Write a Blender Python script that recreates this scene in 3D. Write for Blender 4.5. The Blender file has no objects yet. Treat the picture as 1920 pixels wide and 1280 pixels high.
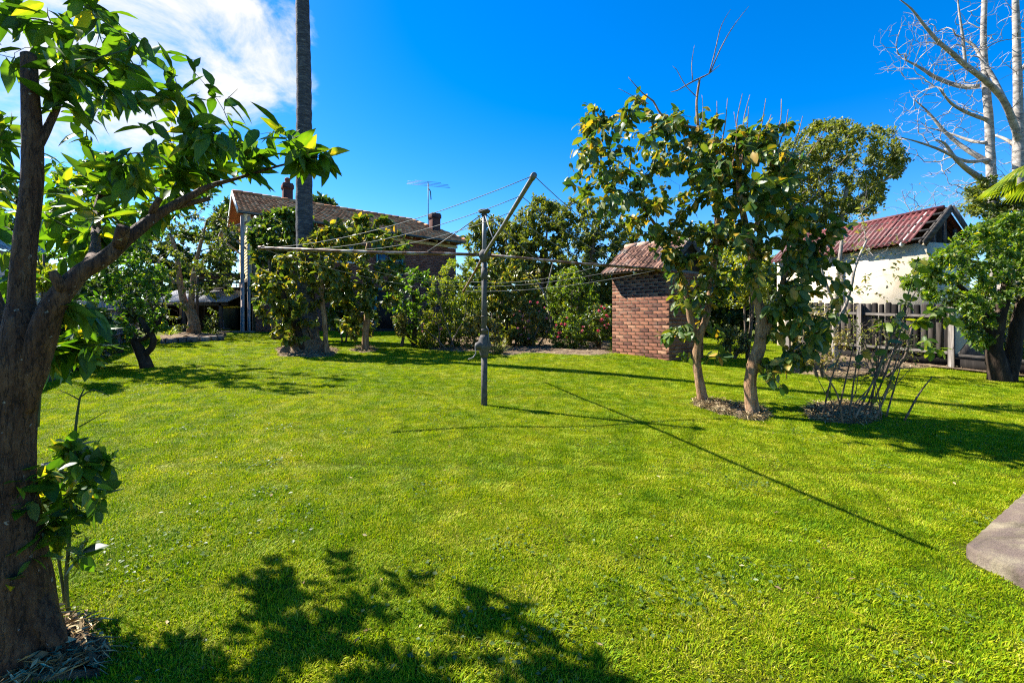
import bpy, math, random
import numpy as np
from mathutils import Vector, Matrix

rng = np.random.default_rng(11)
random.seed(5)
SC = bpy.context.scene
COL = SC.collection

# ------------------------------------------------------------------ camera
CZ = 1.3                       # eye height above the near lawn
F, CX, HY = 900.0, 960.0, 606.0
cam_d = bpy.data.cameras.new('camera')
cam = bpy.data.objects.new('camera', cam_d); COL.objects.link(cam)
cam.location = (0, 0, CZ); cam.rotation_euler = (math.pi / 2, 0, 0)
cam_d.sensor_width = 36; cam_d.lens = F / 1920 * 36
cam_d.shift_y = -(640 - HY) / 1920
cam_d.clip_start = 0.05; cam_d.clip_end = 2000
SC.camera = cam

# ------------------------------------------------------------------ light
SUN_DIR = Vector((-0.64, 0.305, 0.705)).normalized()        # towards the sun
SUN_EL = math.asin(SUN_DIR.z); SUN_ROT = math.atan2(SUN_DIR.x, SUN_DIR.y)
sun_d = bpy.data.lights.new('sun', 'SUN'); sun_d.energy = 5.0; sun_d.angle = math.radians(0.6)
sun_d.color = (1.0, 0.95, 0.86)
sun = bpy.data.objects.new('sun', sun_d); COL.objects.link(sun)
sun.rotation_euler = SUN_DIR.to_track_quat('Z', 'Y').to_euler()
sun.location = (-20, 10, 30)

W = bpy.data.worlds.new('World'); SC.world = W; W.use_nodes = True
nt = W.node_tree; nt.nodes.clear()
def nn(t, **kw):
    n = nt.nodes.new(t)
    for k, v in kw.items(): setattr(n, k, v)
    return n
out = nn('ShaderNodeOutputWorld')
sky = nn('ShaderNodeTexSky', sky_type='NISHITA'); sky.sun_disc = False
sky.sun_elevation = SUN_EL; sky.sun_rotation = SUN_ROT
sky.air_density = 1.0; sky.dust_density = 0.3; sky.ozone_density = 4.0; sky.altitude = 100
hsv = nn('ShaderNodeHueSaturation'); hsv.inputs['Saturation'].default_value = 1.45; hsv.inputs['Hue'].default_value = 0.509
nt.links.new(sky.outputs[0], hsv.inputs['Color'])
bg = nn('ShaderNodeBackground'); bg.inputs['Strength'].default_value = 0.082
nt.links.new(hsv.outputs[0], bg.inputs['Color'])
cbg = nn('ShaderNodeBackground'); cbg.inputs['Color'].default_value = (1, 1, 1, 1); cbg.inputs['Strength'].default_value = 0.33
tc = nn('ShaderNodeTexCoord')
nz = nn('ShaderNodeTexNoise'); nz.inputs['Scale'].default_value = 7.0; nz.inputs['Detail'].default_value = 9
nz.inputs['Roughness'].default_value = 0.62; nz.inputs['Distortion'].default_value = 0.5
mp = nn('ShaderNodeMapping'); mp.inputs['Scale'].default_value = (1.0, 1.0, 1.5); mp.inputs['Location'].default_value = (0.3, 0.1, 0.0)
nt.links.new(tc.outputs['Generated'], mp.inputs[0]); nt.links.new(mp.outputs[0], nz.inputs['Vector'])
acc = None
def mth(op, a, b=None):
    n = nn('ShaderNodeMath', operation=op)
    for i, v in enumerate((a, b)):
        if v is None: continue
        if isinstance(v, (int, float)): n.inputs[i].default_value = v
        else: nt.links.new(v, n.inputs[i])
    return n.outputs[0]
for (px, py, rad, wgt) in [(330, 45, 11.5, 1.0), (215, 110, 10, .9), (100, 150, 9, .7), (-250, -150, 20, .65), (360, -110, 10, .8), (440, 110, 6, .72), (455, 5, 5.0, .6), (520, 30, 3.5, .5), (560, 48, 2.5, .4), (555, 165, 2.6, .42), (-40, 120, 8, .6)]:
    d = Vector(((px - CX) / F, 1, (HY - py) / F)).normalized()
    vm = nn('ShaderNodeVectorMath', operation='DOT_PRODUCT'); vm.inputs[1].default_value = d
    nrm = nn('ShaderNodeVectorMath', operation='NORMALIZE'); nt.links.new(tc.outputs['Generated'], nrm.inputs[0])
    nt.links.new(nrm.outputs[0], vm.inputs[0])
    mr = nn('ShaderNodeMapRange', interpolation_type='SMOOTHSTEP')
    mr.inputs['From Min'].default_value = math.cos(math.radians(rad)); mr.inputs['From Max'].default_value = math.cos(math.radians(rad * 0.25))
    mr.inputs['To Max'].default_value = wgt
    nt.links.new(vm.outputs['Value'], mr.inputs['Value'])
    acc = mr.outputs[0] if acc is None else mth('MAXIMUM', acc, mr.outputs[0])
dens = mth('ADD', mth('MULTIPLY', acc, 0.62), mth('MULTIPLY', mth('SUBTRACT', nz.outputs['Fac'], 0.5), 2.0))
cr = nn('ShaderNodeMapRange', interpolation_type='SMOOTHSTEP'); cr.inputs['From Min'].default_value = 0.12; cr.inputs['From Max'].default_value = 0.78
nt.links.new(dens, cr.inputs['Value'])
fac = mth('MULTIPLY', cr.outputs[0], mth('MINIMUM', mth('MULTIPLY', acc, 6.0), 1.0))
mx = nn('ShaderNodeMixShader'); nt.links.new(fac, mx.inputs[0]); nt.links.new(bg.outputs[0], mx.inputs[1]); nt.links.new(cbg.outputs[0], mx.inputs[2])
nt.links.new(mx.outputs[0], out.inputs[0])

SC.view_settings.view_transform = 'Standard'; SC.view_settings.look = 'None'
SC.view_settings.exposure = 1.68; SC.view_settings.gamma = 1.0; SC.view_settings.use_curve_mapping = False
SC.render.engine = 'CYCLES'
SC.cycles.max_bounces = 9; SC.cycles.diffuse_bounces = 6; SC.cycles.glossy_bounces = 2; SC.cycles.transmission_bounces = 6
SC.cycles.transparent_max_bounces = 4; SC.cycles.caustics_reflective = False; SC.cycles.caustics_refractive = False
SC.cycles.use_denoising = False
SC.cycles.pixel_filter_type = 'BLACKMAN_HARRIS'; SC.cycles.filter_width = 1.15
SC.cycles.sample_clamp_indirect = 6.0

# ------------------------------------------------------------------ ground height and pixel helpers
def g(x, y):
    x = np.asarray(x, float); y = np.asarray(y, float)
    yy = np.clip(y, -2, 40)
    rise = np.where(yy < 22, 0.042 * (yy - 1.5), 0.042 * 20.5 + 0.012 * (yy - 22))
    xx = np.clip(x, -30, 30)
    s = np.where(xx > 0, -0.02 * xx, -0.01 * xx)
    bump = 0.018 * np.sin(x * 0.9 + 1.3) * np.sin(y * 0.7) + 0.01 * np.sin(x * 2.3 + y * 1.7)
    return rise + s + bump
def at(px, py, Y):
    return np.array([(px - CX) / F * Y, Y, CZ + (HY - py) / F * Y])
def gp(px, py):
    lo, hi = 0.6, 70.0
    f = lambda Y: CZ + (HY - py) / F * Y - float(g((px - CX) / F * Y, Y))
    if f(hi) > 0: return at(px, py, hi)
    for _ in range(50):
        m = (lo + hi) / 2
        if f(m) > 0: lo = m
        else: hi = m
    return at(px, py, lo)
def onground(x, y, dz=0.0): return np.array([x, y, float(g(x, y)) + dz])
def unit(v):
    v = np.asarray(v, float); return v / (np.linalg.norm(v, axis=-1, keepdims=True) + 1e-12)

# ------------------------------------------------------------------ object helpers
def org(o):
    p = np.zeros(3)
    while o is not None:
        p += np.array(o.location); o = o.parent
    return p
def tag(o, label=None, cat=None, group=None, kind=None):
    if label: o['label'] = label
    if cat: o['category'] = cat
    if group: o['group'] = group
    if kind: o['kind'] = kind
    return o
def thing(name, loc, label, cat, group=None):
    o = bpy.data.objects.new(name, None); COL.objects.link(o)
    o.location = [float(v) for v in loc]; o.empty_display_size = 0.1
    return tag(o, label, cat, group)

class MB:
    def __init__(s): s.V = []; s.F = []; s.T = []; s.M = []; s.n = 0
    def add(s, v, f, t=0.0, m=0):
        v = np.asarray(v, float).reshape(-1, 3); f = np.asarray(f, int)
        s.V.append(v); s.F.append(f + s.n); s.n += len(v)
        s.T.append(np.broadcast_to(np.asarray(t, float), (len(v),)).copy()); s.M.append(np.full(len(f), m, int))
        return s
    def mesh(s, name, mats, smooth=False, origin=(0, 0, 0)):
        me = bpy.data.meshes.new(name)
        V = np.concatenate(s.V) - np.asarray(origin, float)
        me.vertices.add(len(V)); me.vertices.foreach_set('co', V.astype(np.float32).ravel())
        li = np.concatenate([f.ravel() for f in s.F]); lt = np.concatenate([np.full(len(f), f.shape[1]) for f in s.F])
        ls = np.concatenate([[0], np.cumsum(lt)[:-1]])
        me.loops.add(len(li)); me.loops.foreach_set('vertex_index', li.astype(np.int32))
        me.polygons.add(len(lt)); me.polygons.foreach_set('loop_start', ls.astype(np.int32)); me.polygons.foreach_set('loop_total', lt.astype(np.int32))
        me.polygons.foreach_set('material_index', np.concatenate(s.M).astype(np.int32))
        if smooth: me.polygons.foreach_set('use_smooth', np.ones(len(lt), bool))
        a = me.attributes.new('tint', 'FLOAT', 'POINT'); a.data.foreach_set('value', np.concatenate(s.T).astype(np.float32))
        for m in (mats if isinstance(mats, (list, tuple)) else [mats]): me.materials.append(m)
        me.update(calc_edges=True); me.validate()
        return me
    def build(s, name, mats, parent=None, smooth=False, kind=None, loc=None):
        o_ = org(parent) if parent is not None else (np.asarray(loc, float) if loc is not None else np.zeros(3))
        ob = bpy.data.objects.new(name, s.mesh(name, mats, smooth, o_)); COL.objects.link(ob)
        if parent is not None: ob.parent = parent
        elif loc is not None: ob.location = [float(v) for v in loc]
        if kind: ob['kind'] = kind
        return ob
def inst(name, me, mw, parent):
    ob = bpy.data.objects.new(name, me); COL.objects.link(ob)
    ob.parent = parent
    m = mw.copy(); m.translation = mw.translation - Vector(org(parent))
    ob.matrix_local = m
    return ob

BOXF = np.array([[0, 1, 3, 2], [4, 6, 7, 5], [0, 4, 5, 1], [2, 3, 7, 6], [0, 2, 6, 4], [1, 5, 7, 3]])
def frame(d, up=(0, 0, 1)):
    d = unit(d); up = np.asarray(up, float)
    if abs(np.dot(d, unit(up))) > 0.98: up = np.array([0, 1.0, 0])
    s = unit(np.cross(d, up)); n = np.cross(s, d)
    return d, s, n
def box(c, sx, sy, sz, ax=(1, 0, 0), ay=None, az=(0, 0, 1), bev=0.0):
    """box centred at c with full sizes along the unit axes ax, ay, az (bev chamfers the edges)"""
    ax = unit(ax); az = unit(az); ay = unit(np.cross(az, ax)) if ay is None else unit(ay)
    if bev <= 0:
        v = np.array([[i, j, k] for i in (-.5, .5) for j in (-.5, .5) for k in (-.5, .5)])
        v = v * [sx, sy, sz]
        f = BOXF
    else:
        hx, hy, hz = sx / 2, sy / 2, sz / 2; b = min(bev, hx * .9, hy * .9, hz * .9)
        v = []; idx = {}
        for i in (-1, 1):
            for j in (-1, 1):
                for k in (-1, 1):
                    for a in range(3):
                        p = [i * (hx - b), j * (hy - b), k * (hz - b)]
                        p[a] = (i, j, k)[a] * (hx, hy, hz)[a]
                        idx[(i, j, k, a)] = len(v); v.append(p)
        f4 = []; f3 = []
        for a in range(3):
            o1, o2 = [q for q in range(3) if q != a]
            for s_ in (-1, 1):
                q = []
                for (p1, p2) in ((-1, -1), (1, -1), (1, 1), (-1, 1)):
                    key = [0, 0, 0]; key[a] = s_; key[o1] = p1; key[o2] = p2
                    q.append(idx[tuple(key) + (a,)])
                f4.append(q)
        for a in range(3):
            o1, o2 = [q for q in range(3) if q != a]
            for p1 in (-1, 1):
                for p2 in (-1, 1):
                    k0 = [0, 0, 0]; k0[o1] = p1; k0[o2] = p2; k1 = list(k0); k0[a] = -1; k1[a] = 1
                    f4.append([idx[tuple(k0) + (o1,)], idx[tuple(k1) + (o1,)], idx[tuple(k1) + (o2,)], idx[tuple(k0) + (o2,)]])
        for i in (-1, 1):
            for j in (-1, 1):
                for k in (-1, 1):
                    f4.append([idx[(i, j, k, 0)], idx[(i, j, k, 1)], idx[(i, j, k, 2)], idx[(i, j, k, 2)]])
        v = np.array(v); f = np.array(f4)
    v = v[:, :1] * ax + v[:, 1:2] * ay + v[:, 2:3] * az + np.asarray(c, float)
    return v, f
def addbox(mb, *a, t=0.0, m=0, **k):
    v, f = box(*a, **k)
    tri = f[:, 2] == f[:, 3]
    base = mb.n
    mb.add(v, f[~tri], t, m)
    if tri.any():
        mb.F.append(f[tri][:, :3] + base); mb.M.append(np.full(int(tri.sum()), m, int))
def beam(mb, a, b, w, h, up=(0, 0, 1), t=0.0, m=0, bev=0.0):
    a = np.asarray(a, float); b = np.asarray(b, float)
    d, s, n = frame(b - a, up)
    addbox(mb, (a + b) / 2, np.linalg.norm(b - a), w, h, ax=d, ay=-s, az=n, t=t, m=m, bev=bev)
def resample(P, step, par=False):
    P = np.asarray(P, float); out = [P[0]]; tt = [0.0]
    # Catmull-Rom through the points
    Q = np.vstack([2 * P[0] - P[1], P, 2 * P[-1] - P[-2]])
    for i in range(1, len(Q) - 2):
        p0, p1, p2, p3 = Q[i - 1:i + 3]
        n = max(1, int(np.ceil(np.linalg.norm(p2 - p1) / step)))
        for k in range(1, n + 1):
            u = k / n; tt.append(i - 1 + u)
            out.append(.5 * ((2 * p1) + (-p0 + p2) * u + (2 * p0 - 5 * p1 + 4 * p2 - p3) * u * u + (-p0 + 3 * p1 - 3 * p2 + p3) * u ** 3))
    return (np.array(out), np.array(tt)) if par else np.array(out)
def tube(mb, P, R, sides=6, cap=True, t=0.0, m=0, rough=0.0, seed=0):
    P = np.asarray(P, float); n = len(P)
    R = np.broadcast_to(np.asarray(R, float), (n,))
    T = np.gradient(P, axis=0) if n > 2 else np.repeat((P[1] - P[0])[None], n, 0)
    T = unit(T)
    a = np.array([0, 0, 1.0]) if abs(T[0][2]) < .9 else np.array([1.0, 0, 0])
    U = np.zeros_like(P); U[0] = unit(np.cross(T[0], a))
    for i in range(1, n):
        u = U[i - 1] - T[i] * np.dot(U[i - 1], T[i]); U[i] = unit(u)
    Wv = np.cross(T, U)
    ang = np.arange(sides) * 2 * np.pi / sides
    rr = R[:, None] * np.ones(sides)
    if rough:
        r_ = np.random.default_rng(seed); ph = r_.uniform(0, 6.28, 6)
        L = np.concatenate([[0], np.cumsum(np.linalg.norm(np.diff(P, axis=0), axis=1))])[:, None]
        q = L / max(R.max(), 1e-3)
        rr = rr * (1 + rough * (.6 * np.sin(2 * ang + ph[0] + .35 * q) + .5 * np.sin(3 * ang + ph[1] - .5 * q) + .5 * np.sin(5 * ang + ph[2] + .2 * q) * np.sin(.9 * q + ph[3]) + .4 * np.sin(1.7 * q + ph[4])) + rough * .35 * r_.normal(size=rr.shape))
    V = P[:, None] + (U[:, None] * np.cos(ang)[None, :, None] + Wv[:, None] * np.sin(ang)[None, :, None]) * rr[:, :, None]
    i = np.arange(n - 1)[:, None] * sides; j = np.arange(sides)[None]
    j2 = (j + 1) % sides
    f = np.stack([i + j, i + j2, i + sides + j2, i + sides + j], -1).reshape(-1, 4)
    tt = np.broadcast_to(np.asarray(t, float), (n,))
    V = V.reshape(-1, 3); base = mb.n
    mb.add(V, f, np.repeat(tt, sides), m)
    if cap:
        mb.add(np.array([P[0], P[-1]]), np.zeros((0, 3), int), [tt[0], tt[-1]], m)
        c0, c1 = base + len(V), base + len(V) + 1
        jj = np.arange(sides); f0 = np.stack([np.full(sides, c0), base + (jj + 1) % sides, base + jj], -1)
        e = base + (n - 1) * sides; f1 = np.stack([np.full(sides, c1), e + jj, e + (jj + 1) % sides], -1)
        mb.F.append(np.vstack([f0, f1])); mb.M.append(np.full(2 * sides, m, int))
def lathe(mb, base, prof, sides=20, t=0.0, m=0, axis=(0, 0, 1)):
    """prof = [(radius, height), ...]"""
    d, s, n = frame(axis, (0, 1, 0.01)); base = np.asarray(base, float)
    ang = np.arange(sides) * 2 * np.pi / sides
    V = np.array([[base + d * h + (s * math.cos(a) + n * math.sin(a)) * r for a in ang] for r, h in prof]).reshape(-1, 3)
    k = len(prof); i = np.arange(k - 1)[:, None] * sides; j = np.arange(sides)[None]; j2 = (j + 1) % sides
    mb.add(V, np.stack([i + j, i + j2, i + sides + j2, i + sides + j], -1).reshape(-1, 4), t, m)

# ------------------------------------------------------------------ materials
MATS = {}
def newmat(name):
    m = bpy.data.materials.new(name); m.use_nodes = True
    t = m.node_tree; t.nodes.clear()
    return m, t
def N_(t, ty, **kw):
    n = t.nodes.new(ty)
    for k, v in kw.items(): setattr(n, k, v)
    return n
def ramp(t, stops, fac, interp='LINEAR'):
    r = N_(t, 'ShaderNodeValToRGB'); e = r.color_ramp.elements; r.color_ramp.interpolation = interp
    while len(e) > 1: e.remove(e[-1])
    e[0].position = stops[0][0]; e[0].color = (*stops[0][1], 1)
    for p, c in stops[1:]:
        q = e.new(p); q.color = (*c, 1)
    t.links.new(fac, r.inputs[0]); return r.outputs[0]
def noise(t, scale, detail=6, rough=.6, stretch=None, vec=None, dist=0.0):
    n = N_(t, 'ShaderNodeTexNoise'); n.inputs['Scale'].default_value = scale; n.inputs['Detail'].default_value = detail
    n.inputs['Roughness'].default_value = rough; n.inputs['Distortion'].default_value = dist
    if vec is None:
        vec = N_(t, 'ShaderNodeNewGeometry').outputs['Position']
    if stretch:
        mp = N_(t, 'ShaderNodeMapping'); mp.inputs['Scale'].default_value = stretch
        t.links.new(vec, mp.inputs[0]); vec = mp.outputs[0]
    t.links.new(vec, n.inputs['Vector']); return n.outputs['Fac']
def mixc(t, fac, a, b, mode='MIX'):
    n = N_(t, 'ShaderNodeMix', data_type='RGBA', blend_type=mode)
    for sock, v in ((n.inputs[0], fac), (n.inputs[6], a), (n.inputs[7], b)):
        if isinstance(v, (int, float)): sock.default_value = v
        elif isinstance(v, tuple): sock.default_value = (*v, 1)
        else: t.links.new(v, sock)
    return n.outputs[2]
def math_(t, op, a, b=None, clamp=False):
    n = N_(t, 'ShaderNodeMath', operation=op, use_clamp=clamp)
    for i, v in enumerate((a, b)):
        if v is None: continue
        if isinstance(v, (int, float)): n.inputs[i].default_value = v
        else: t.links.new(v, n.inputs[i])
    return n.outputs[0]
def attr(t, name='tint'):
    n = N_(t, 'ShaderNodeAttribute'); n.attribute_name = name; return n.outputs['Fac']
def finish(t, col, rough=.8, bump=None, bumpd=.01, spec=.3, metal=0.0):
    p = N_(t, 'ShaderNodeBsdfPrincipled'); p.inputs['Specular IOR Level'].default_value = spec; p.inputs['Metallic'].default_value = metal
    if isinstance(rough, (int, float)): p.inputs['Roughness'].default_value = rough
    else: t.links.new(rough, p.inputs['Roughness'])
    if isinstance(col, tuple): p.inputs['Base Color'].default_value = (*col, 1)
    else: t.links.new(col, p.inputs['Base Color'])
    if bump is not None:
        b = N_(t, 'ShaderNodeBump'); b.inputs['Distance'].default_value = bumpd; b.inputs['Strength'].default_value = 1.0
        t.links.new(bump, b.inputs['Height']); t.links.new(b.outputs[0], p.inputs['Normal'])
    o = N_(t, 'ShaderNodeOutputMaterial'); t.links.new(p.outputs[0], o.inputs[0]); return p
def surf(name, stops, scale=8, stretch=None, rough=.8, bumpd=.004, spec=.3, detail=7, tintamt=0.0, dist=.3, metal=0.0, bscale=None):
    """noise-ramped surface; tintamt brightens / darkens by the per-piece tint attribute"""
    m, t = newmat(name)
    f = noise(t, scale, detail, .65, stretch, dist=dist)
    if tintamt:
        f = math_(t, 'ADD', f, math_(t, 'MULTIPLY', math_(t, 'SUBTRACT', attr(t), .5), tintamt), True)
    c = ramp(t, stops, f)
    bm = noise(t, bscale or scale * 3, 6, .7, stretch)
    finish(t, c, rough, bm, bumpd, spec, metal)
    return m
def leafmat(name, stops, trans=.34, rough=.36, spec=.45, ty=(1.25, 1.35, .55), vein=0.12):
    m, t = newmat(name)
    f = attr(t)
    f = math_(t, 'ADD', f, math_(t, 'MULTIPLY', math_(t, 'SUBTRACT', noise(t, 18, 3), .5), vein * 2), True)
    c = ramp(t, stops, f)
    geo = N_(t, 'ShaderNodeNewGeometry')
    cb = mixc(t, math_(t, 'MULTIPLY', geo.outputs['Backfacing'], .35), c, (.16, .2, .1))
    p = N_(t, 'ShaderNodeBsdfPrincipled'); p.inputs['Roughness'].default_value = rough; p.inputs['Specular IOR Level'].default_value = spec
    t.links.new(cb, p.inputs['Base Color'])
    tr = N_(t, 'ShaderNodeBsdfTranslucent')
    ct = mixc(t, 1.0, c, ty, 'MULTIPLY'); t.links.new(ct, tr.inputs['Color'])
    ms = N_(t, 'ShaderNodeMixShader'); ms.inputs[0].default_value = trans + .06
    t.links.new(p.outputs[0], ms.inputs[1]); t.links.new(tr.outputs[0], ms.inputs[2])
    o = N_(t, 'ShaderNodeOutputMaterial'); t.links.new(ms.outputs[0], o.inputs[0])
    return m

M = {}
# foliage (tint 0 = dark, .5 = typical, .85+ = yellowing)
M['citrus'] = leafmat('citrus_leaf', [(0, (.018, .055, .006)), (.4, (.045, .125, .010)), (.75, (.10, .20, .014)), (.93, (.19, .24, .02)), (1, (.48, .37, .03))], .45, .4, .4, (1.6, 1.5, .35))
M['persimmon'] = leafmat('broad_leaf', [(0, (.018, .055, .020)), (.35, (.045, .11, .024)), (.6, (.10, .155, .022)), (.8, (.20, .21, .022)), (1, (.48, .28, .03))], .36, .42, .42, (1.4, 1.35, .4))
M['camellia'] = leafmat('glossy_leaf', [(0, (.022, .058, .014)), (.4, (.068, .13, .018)), (.7, (.16, .19, .022)), (.88, (.28, .24, .025)), (1, (.46, .29, .03))], .38, .37, .5, (1.4, 1.3, .4))
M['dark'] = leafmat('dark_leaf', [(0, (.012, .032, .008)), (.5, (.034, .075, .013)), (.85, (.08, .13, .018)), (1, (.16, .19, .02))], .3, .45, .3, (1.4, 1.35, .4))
M['bright'] = leafmat('bright_leaf', [(0, (.03, .075, .008)), (.45, (.085, .165, .012)), (.8, (.2, .26, .02)), (1, (.4, .36, .03))], .45, .45, .35, (1.5, 1.4, .4))
M['olive'] = leafmat('olive_leaf', [(0, (.024, .046, .011)), (.45, (.075, .115, .017)), (.8, (.155, .19, .024)), (1, (.27, .24, .05))], .34, .5, .3, (1.4, 1.35, .4))
M['pale'] = leafmat('pale_leaf', [(0, (.05, .07, .02)), (.5, (.14, .16, .04)), (.8, (.26, .24, .06)), (1, (.32, .2, .08))], .4, .45, .35)
M['petal'] = leafmat('pink_petal', [(0, (.5, .04, .09)), (.5, (.62, .10, .16)), (1, (.72, .30, .30))], .35, .5, .3, (1.1, .9, .9))
# bark
M['bark'] = surf('citrus_bark', [(.25, (.018, .010, .007)), (.42, (.06, .030, .016)), (.58, (.14, .075, .038)), (.68, (.21, .14, .085)), (.74, (.45, .40, .32))], 11, (1.6, 1.6, .4), .85, .03, .25, 10, dist=1.2)
M['bark_dark'] = surf('dark_bark', [(.3, (.012, .009, .007)), (.55, (.045, .03, .02)), (.8, (.12, .085, .06))], 9, (1.5, 1.5, .4), .9, .01, .2)
M['bark_tan'] = surf('tan_bark', [(.3, (.09, .048, .026)), (.48, (.29, .165, .085)), (.66, (.44, .285, .16)), (.8, (.55, .43, .3))], 12, (1.6, 1.6, .35), .85, .025, .25, dist=.6)
M['bark_grey'] = surf('grey_bark', [(.3, (.12, .10, .085)), (.55, (.3, .26, .22)), (.75, (.5, .46, .4))], 9, (1.5, 1.5, .4), .85, .006, .2)
M['bark_white'] = surf('white_bark', [(.3, (.10, .085, .075)), (.48, (.27, .24, .21)), (.7, (.46, .42, .38))], 2.5, (1, 1, 2.5), .8, .01, .2)
M['bark_palm'] = surf('palm_bark', [(.3, (.03, .03, .034)), (.5, (.07, .069, .075)), (.66, (.14, .135, .13)), (.74, (.34, .33, .31))], 6, (1, 1, 3.5), .85, .025, .2)
M['root'] = surf('root_mound', [(.3, (.07, .045, .028)), (.55, (.21, .145, .09)), (.75, (.36, .28, .19))], 12, None, .95, .02, .1)
M['twig'] = surf('twig', [(.3, (.05, .035, .025)), (.7, (.17, .13, .1))], 20, None, .85, .002, .2)
M['twig_green'] = surf('green_twig', [(.3, (.03, .05, .015)), (.7, (.1, .12, .04))], 20, None, .7, .002, .3)
# citrus bark: reddish brown, long fissures, pale lichen flecks
m, t = newmat('citrus_bark')
lo_ = noise(t, 17, 9, .72, (1.4, 1.4, .3), dist=.2)
crk = math_(t, 'ABSOLUTE', math_(t, 'SUBTRACT', noise(t, 24, 5, .6, (1.3, 1.3, .2), dist=.25), .5)); crk = ramp(t, [(0, (.45, .45, .45)), (.022, (1, 1, 1))], crk); hi_ = noise(t, 46, 8, .75, (1.3, 1.3, .6))
c = ramp(t, [(.28, (.028, .012, .007)), (.45, (.105, .044, .020)), (.6, (.20, .095, .042)), (.75, (.32, .19, .10))], lo_)
c = mixc(t, ramp(t, [(.5, (0, 0, 0)), (.75, (.6, .6, .6))], hi_), c, (.28, .17, .10))
c = mixc(t, ramp(t, [(.69, (0, 0, 0)), (.72, (.8, .8, .8))], noise(t, 42, 3, .5)), c, (.5, .43, .33))
c = mixc(t, ramp(t, [(.69, (0, 0, 0)), (.72, (.8, .8, .8))], noise(t, 7.5, 6, .6)), c, (.46, .44, .38))
c = mixc(t, math_(t, 'SUBTRACT', 1.0, crk), c, (.012, .008, .006))
hh = math_(t, 'ADD', math_(t, 'ADD', math_(t, 'MULTIPLY', lo_, 1.0), math_(t, 'MULTIPLY', hi_, .35)), math_(t, 'MULTIPLY', crk, .5))
finish(t, c, .75, hh, .04, .3); M['bark'] = m
# masonry, timber, metal
def brickmat(name, stops):
    m, t = newmat(name)
    f = math_(t, 'ADD', math_(t, 'MULTIPLY', attr(t), .75), math_(t, 'MULTIPLY', noise(t, 30, 6, .7), .4), True)
    c = ramp(t, stops, f)
    c = mixc(t, ramp(t, [(.55, (0, 0, 0)), (.75, (.5, .5, .5))], noise(t, 3.0, 6, .7)), c, (.16, .13, .10))
    finish(t, c, .9, noise(t, 90, 6, .75), .004, .2); return m
M['brick'] = brickmat('brick_red', [(.15, (.075, .030, .020)), (.45, (.165, .066, .038)), (.7, (.25, .105, .056)), (.95, (.34, .18, .10))])
M['brick_dark'] = brickmat('brick_brown', [(.15, (.09, .04, .033)), (.5, (.21, .085, .06)), (.95, (.32, .16, .115))])
M['mortar'] = surf('mortar', [(.3, (.16, .125, .085)), (.7, (.34, .28, .195))], 7, None, .95, .004, .1)
M['tile'] = surf('roof_tile', [(.2, (.12, .062, .042)), (.45, (.27, .14, .09)), (.65, (.36, .2, .135)), (.85, (.34, .27, .21))], 7, None, .85, .004, .2, tintamt=.55)
M['tile_old'] = surf('weathered_tile', [(.2, (.24, .08, .035)), (.45, (.52, .19, .075)), (.7, (.64, .31, .145)), (.85, (.54, .33, .18))], 3, None, .85, .004, .2, tintamt=.5)
M['timber'] = surf('weathered_timber', [(.3, (.05, .043, .037)), (.55, (.13, .115, .10)), (.75, (.24, .215, .19))], 12, (1.5, 1.5, .12), .9, .004, .15, tintamt=.3)
M['timber_h'] = surf('weathered_timber_rail', [(.3, (.05, .043, .037)), (.55, (.13, .115, .10)), (.75, (.24, .215, .19))], 12, (.3, .3, 1.5), .9, .004, .15, tintamt=.3)
M['paling'] = surf('shade_dark_paling', [(.3, (.012, .010, .009)), (.55, (.035, .029, .025)), (.78, (.085, .072, .062))], 10, (2.5, 2.5, .15), .9, .004, .15, tintamt=.45)  # weathered palings taken near-black: shade on the garden side put into the colour
M['paling_pale'] = surf('pale_paling_timber', [(.3, (.22, .2, .18)), (.6, (.42, .4, .37)), (.8, (.52, .5, .47))], 10, (2.5, 2.5, .15), .9, .004, .15, tintamt=.4)
M['timber_post'] = surf('painted_timber_post', [(.3, (.22, .165, .14)), (.55, (.42, .34, .3)), (.8, (.55, .47, .42))], 8, (1.5, 1.5, .15), .8, .003, .25)
M['cream'] = surf('cream_boards', [(.3, (.5, .38, .17)), (.6, (.66, .53, .27)), (.8, (.7, .6, .36))], 4, None, .7, .003, .25)
M['render'] = surf('cream_render', [(.25, (.44, .33, .19)), (.42, (.58, .48, .33)), (.75, (.66, .58, .44))], 1.6, None, .9, .006, .15, bscale=40)
M['white'] = surf('white_paint', [(.3, (.6, .58, .54)), (.7, (.78, .77, .74))], 5, None, .6, .001, .3)
M['gutter'] = surf('green_gutter', [(.3, (.03, .045, .04)), (.7, (.07, .085, .075))], 6, None, .6, .001, .4)
M['teal'] = surf('teal_paint', [(.3, (.03, .16, .17)), (.7, (.07, .27, .28))], 5, None, .6, .001, .35)
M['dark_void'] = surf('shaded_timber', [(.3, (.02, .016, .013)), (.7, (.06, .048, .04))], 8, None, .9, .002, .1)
M['wall_blue'] = surf('blue_boards', [(.3, (.2, .28, .36)), (.7, (.34, .43, .52))], 3, None, .7, .002, .25)
M['glass'] = surf('window_glass', [(.3, (.02, .03, .04)), (.7, (.05, .07, .09))], 1, None, .06, .0, .8)
M['grey_low'] = surf('grey_boards', [(.3, (.05, .055, .065)), (.7, (.10, .11, .125))], 6, None, .8, .003, .2)
m, t = newmat('red_corrugated_steel')
f = noise(t, 2.2, 8, .7, (1, 1, 1)); c = ramp(t, [(.3, (.045, .012, .012)), (.48, (.11, .022, .021)), (.64, (.165, .042, .034)), (.78, (.14, .075, .058))], f)
c = mixc(t, ramp(t, [(.6, (0, 0, 0)), (.72, (.6, .6, .6))], noise(t, 9, 8, .75)), c, (.3, .16, .13))
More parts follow.
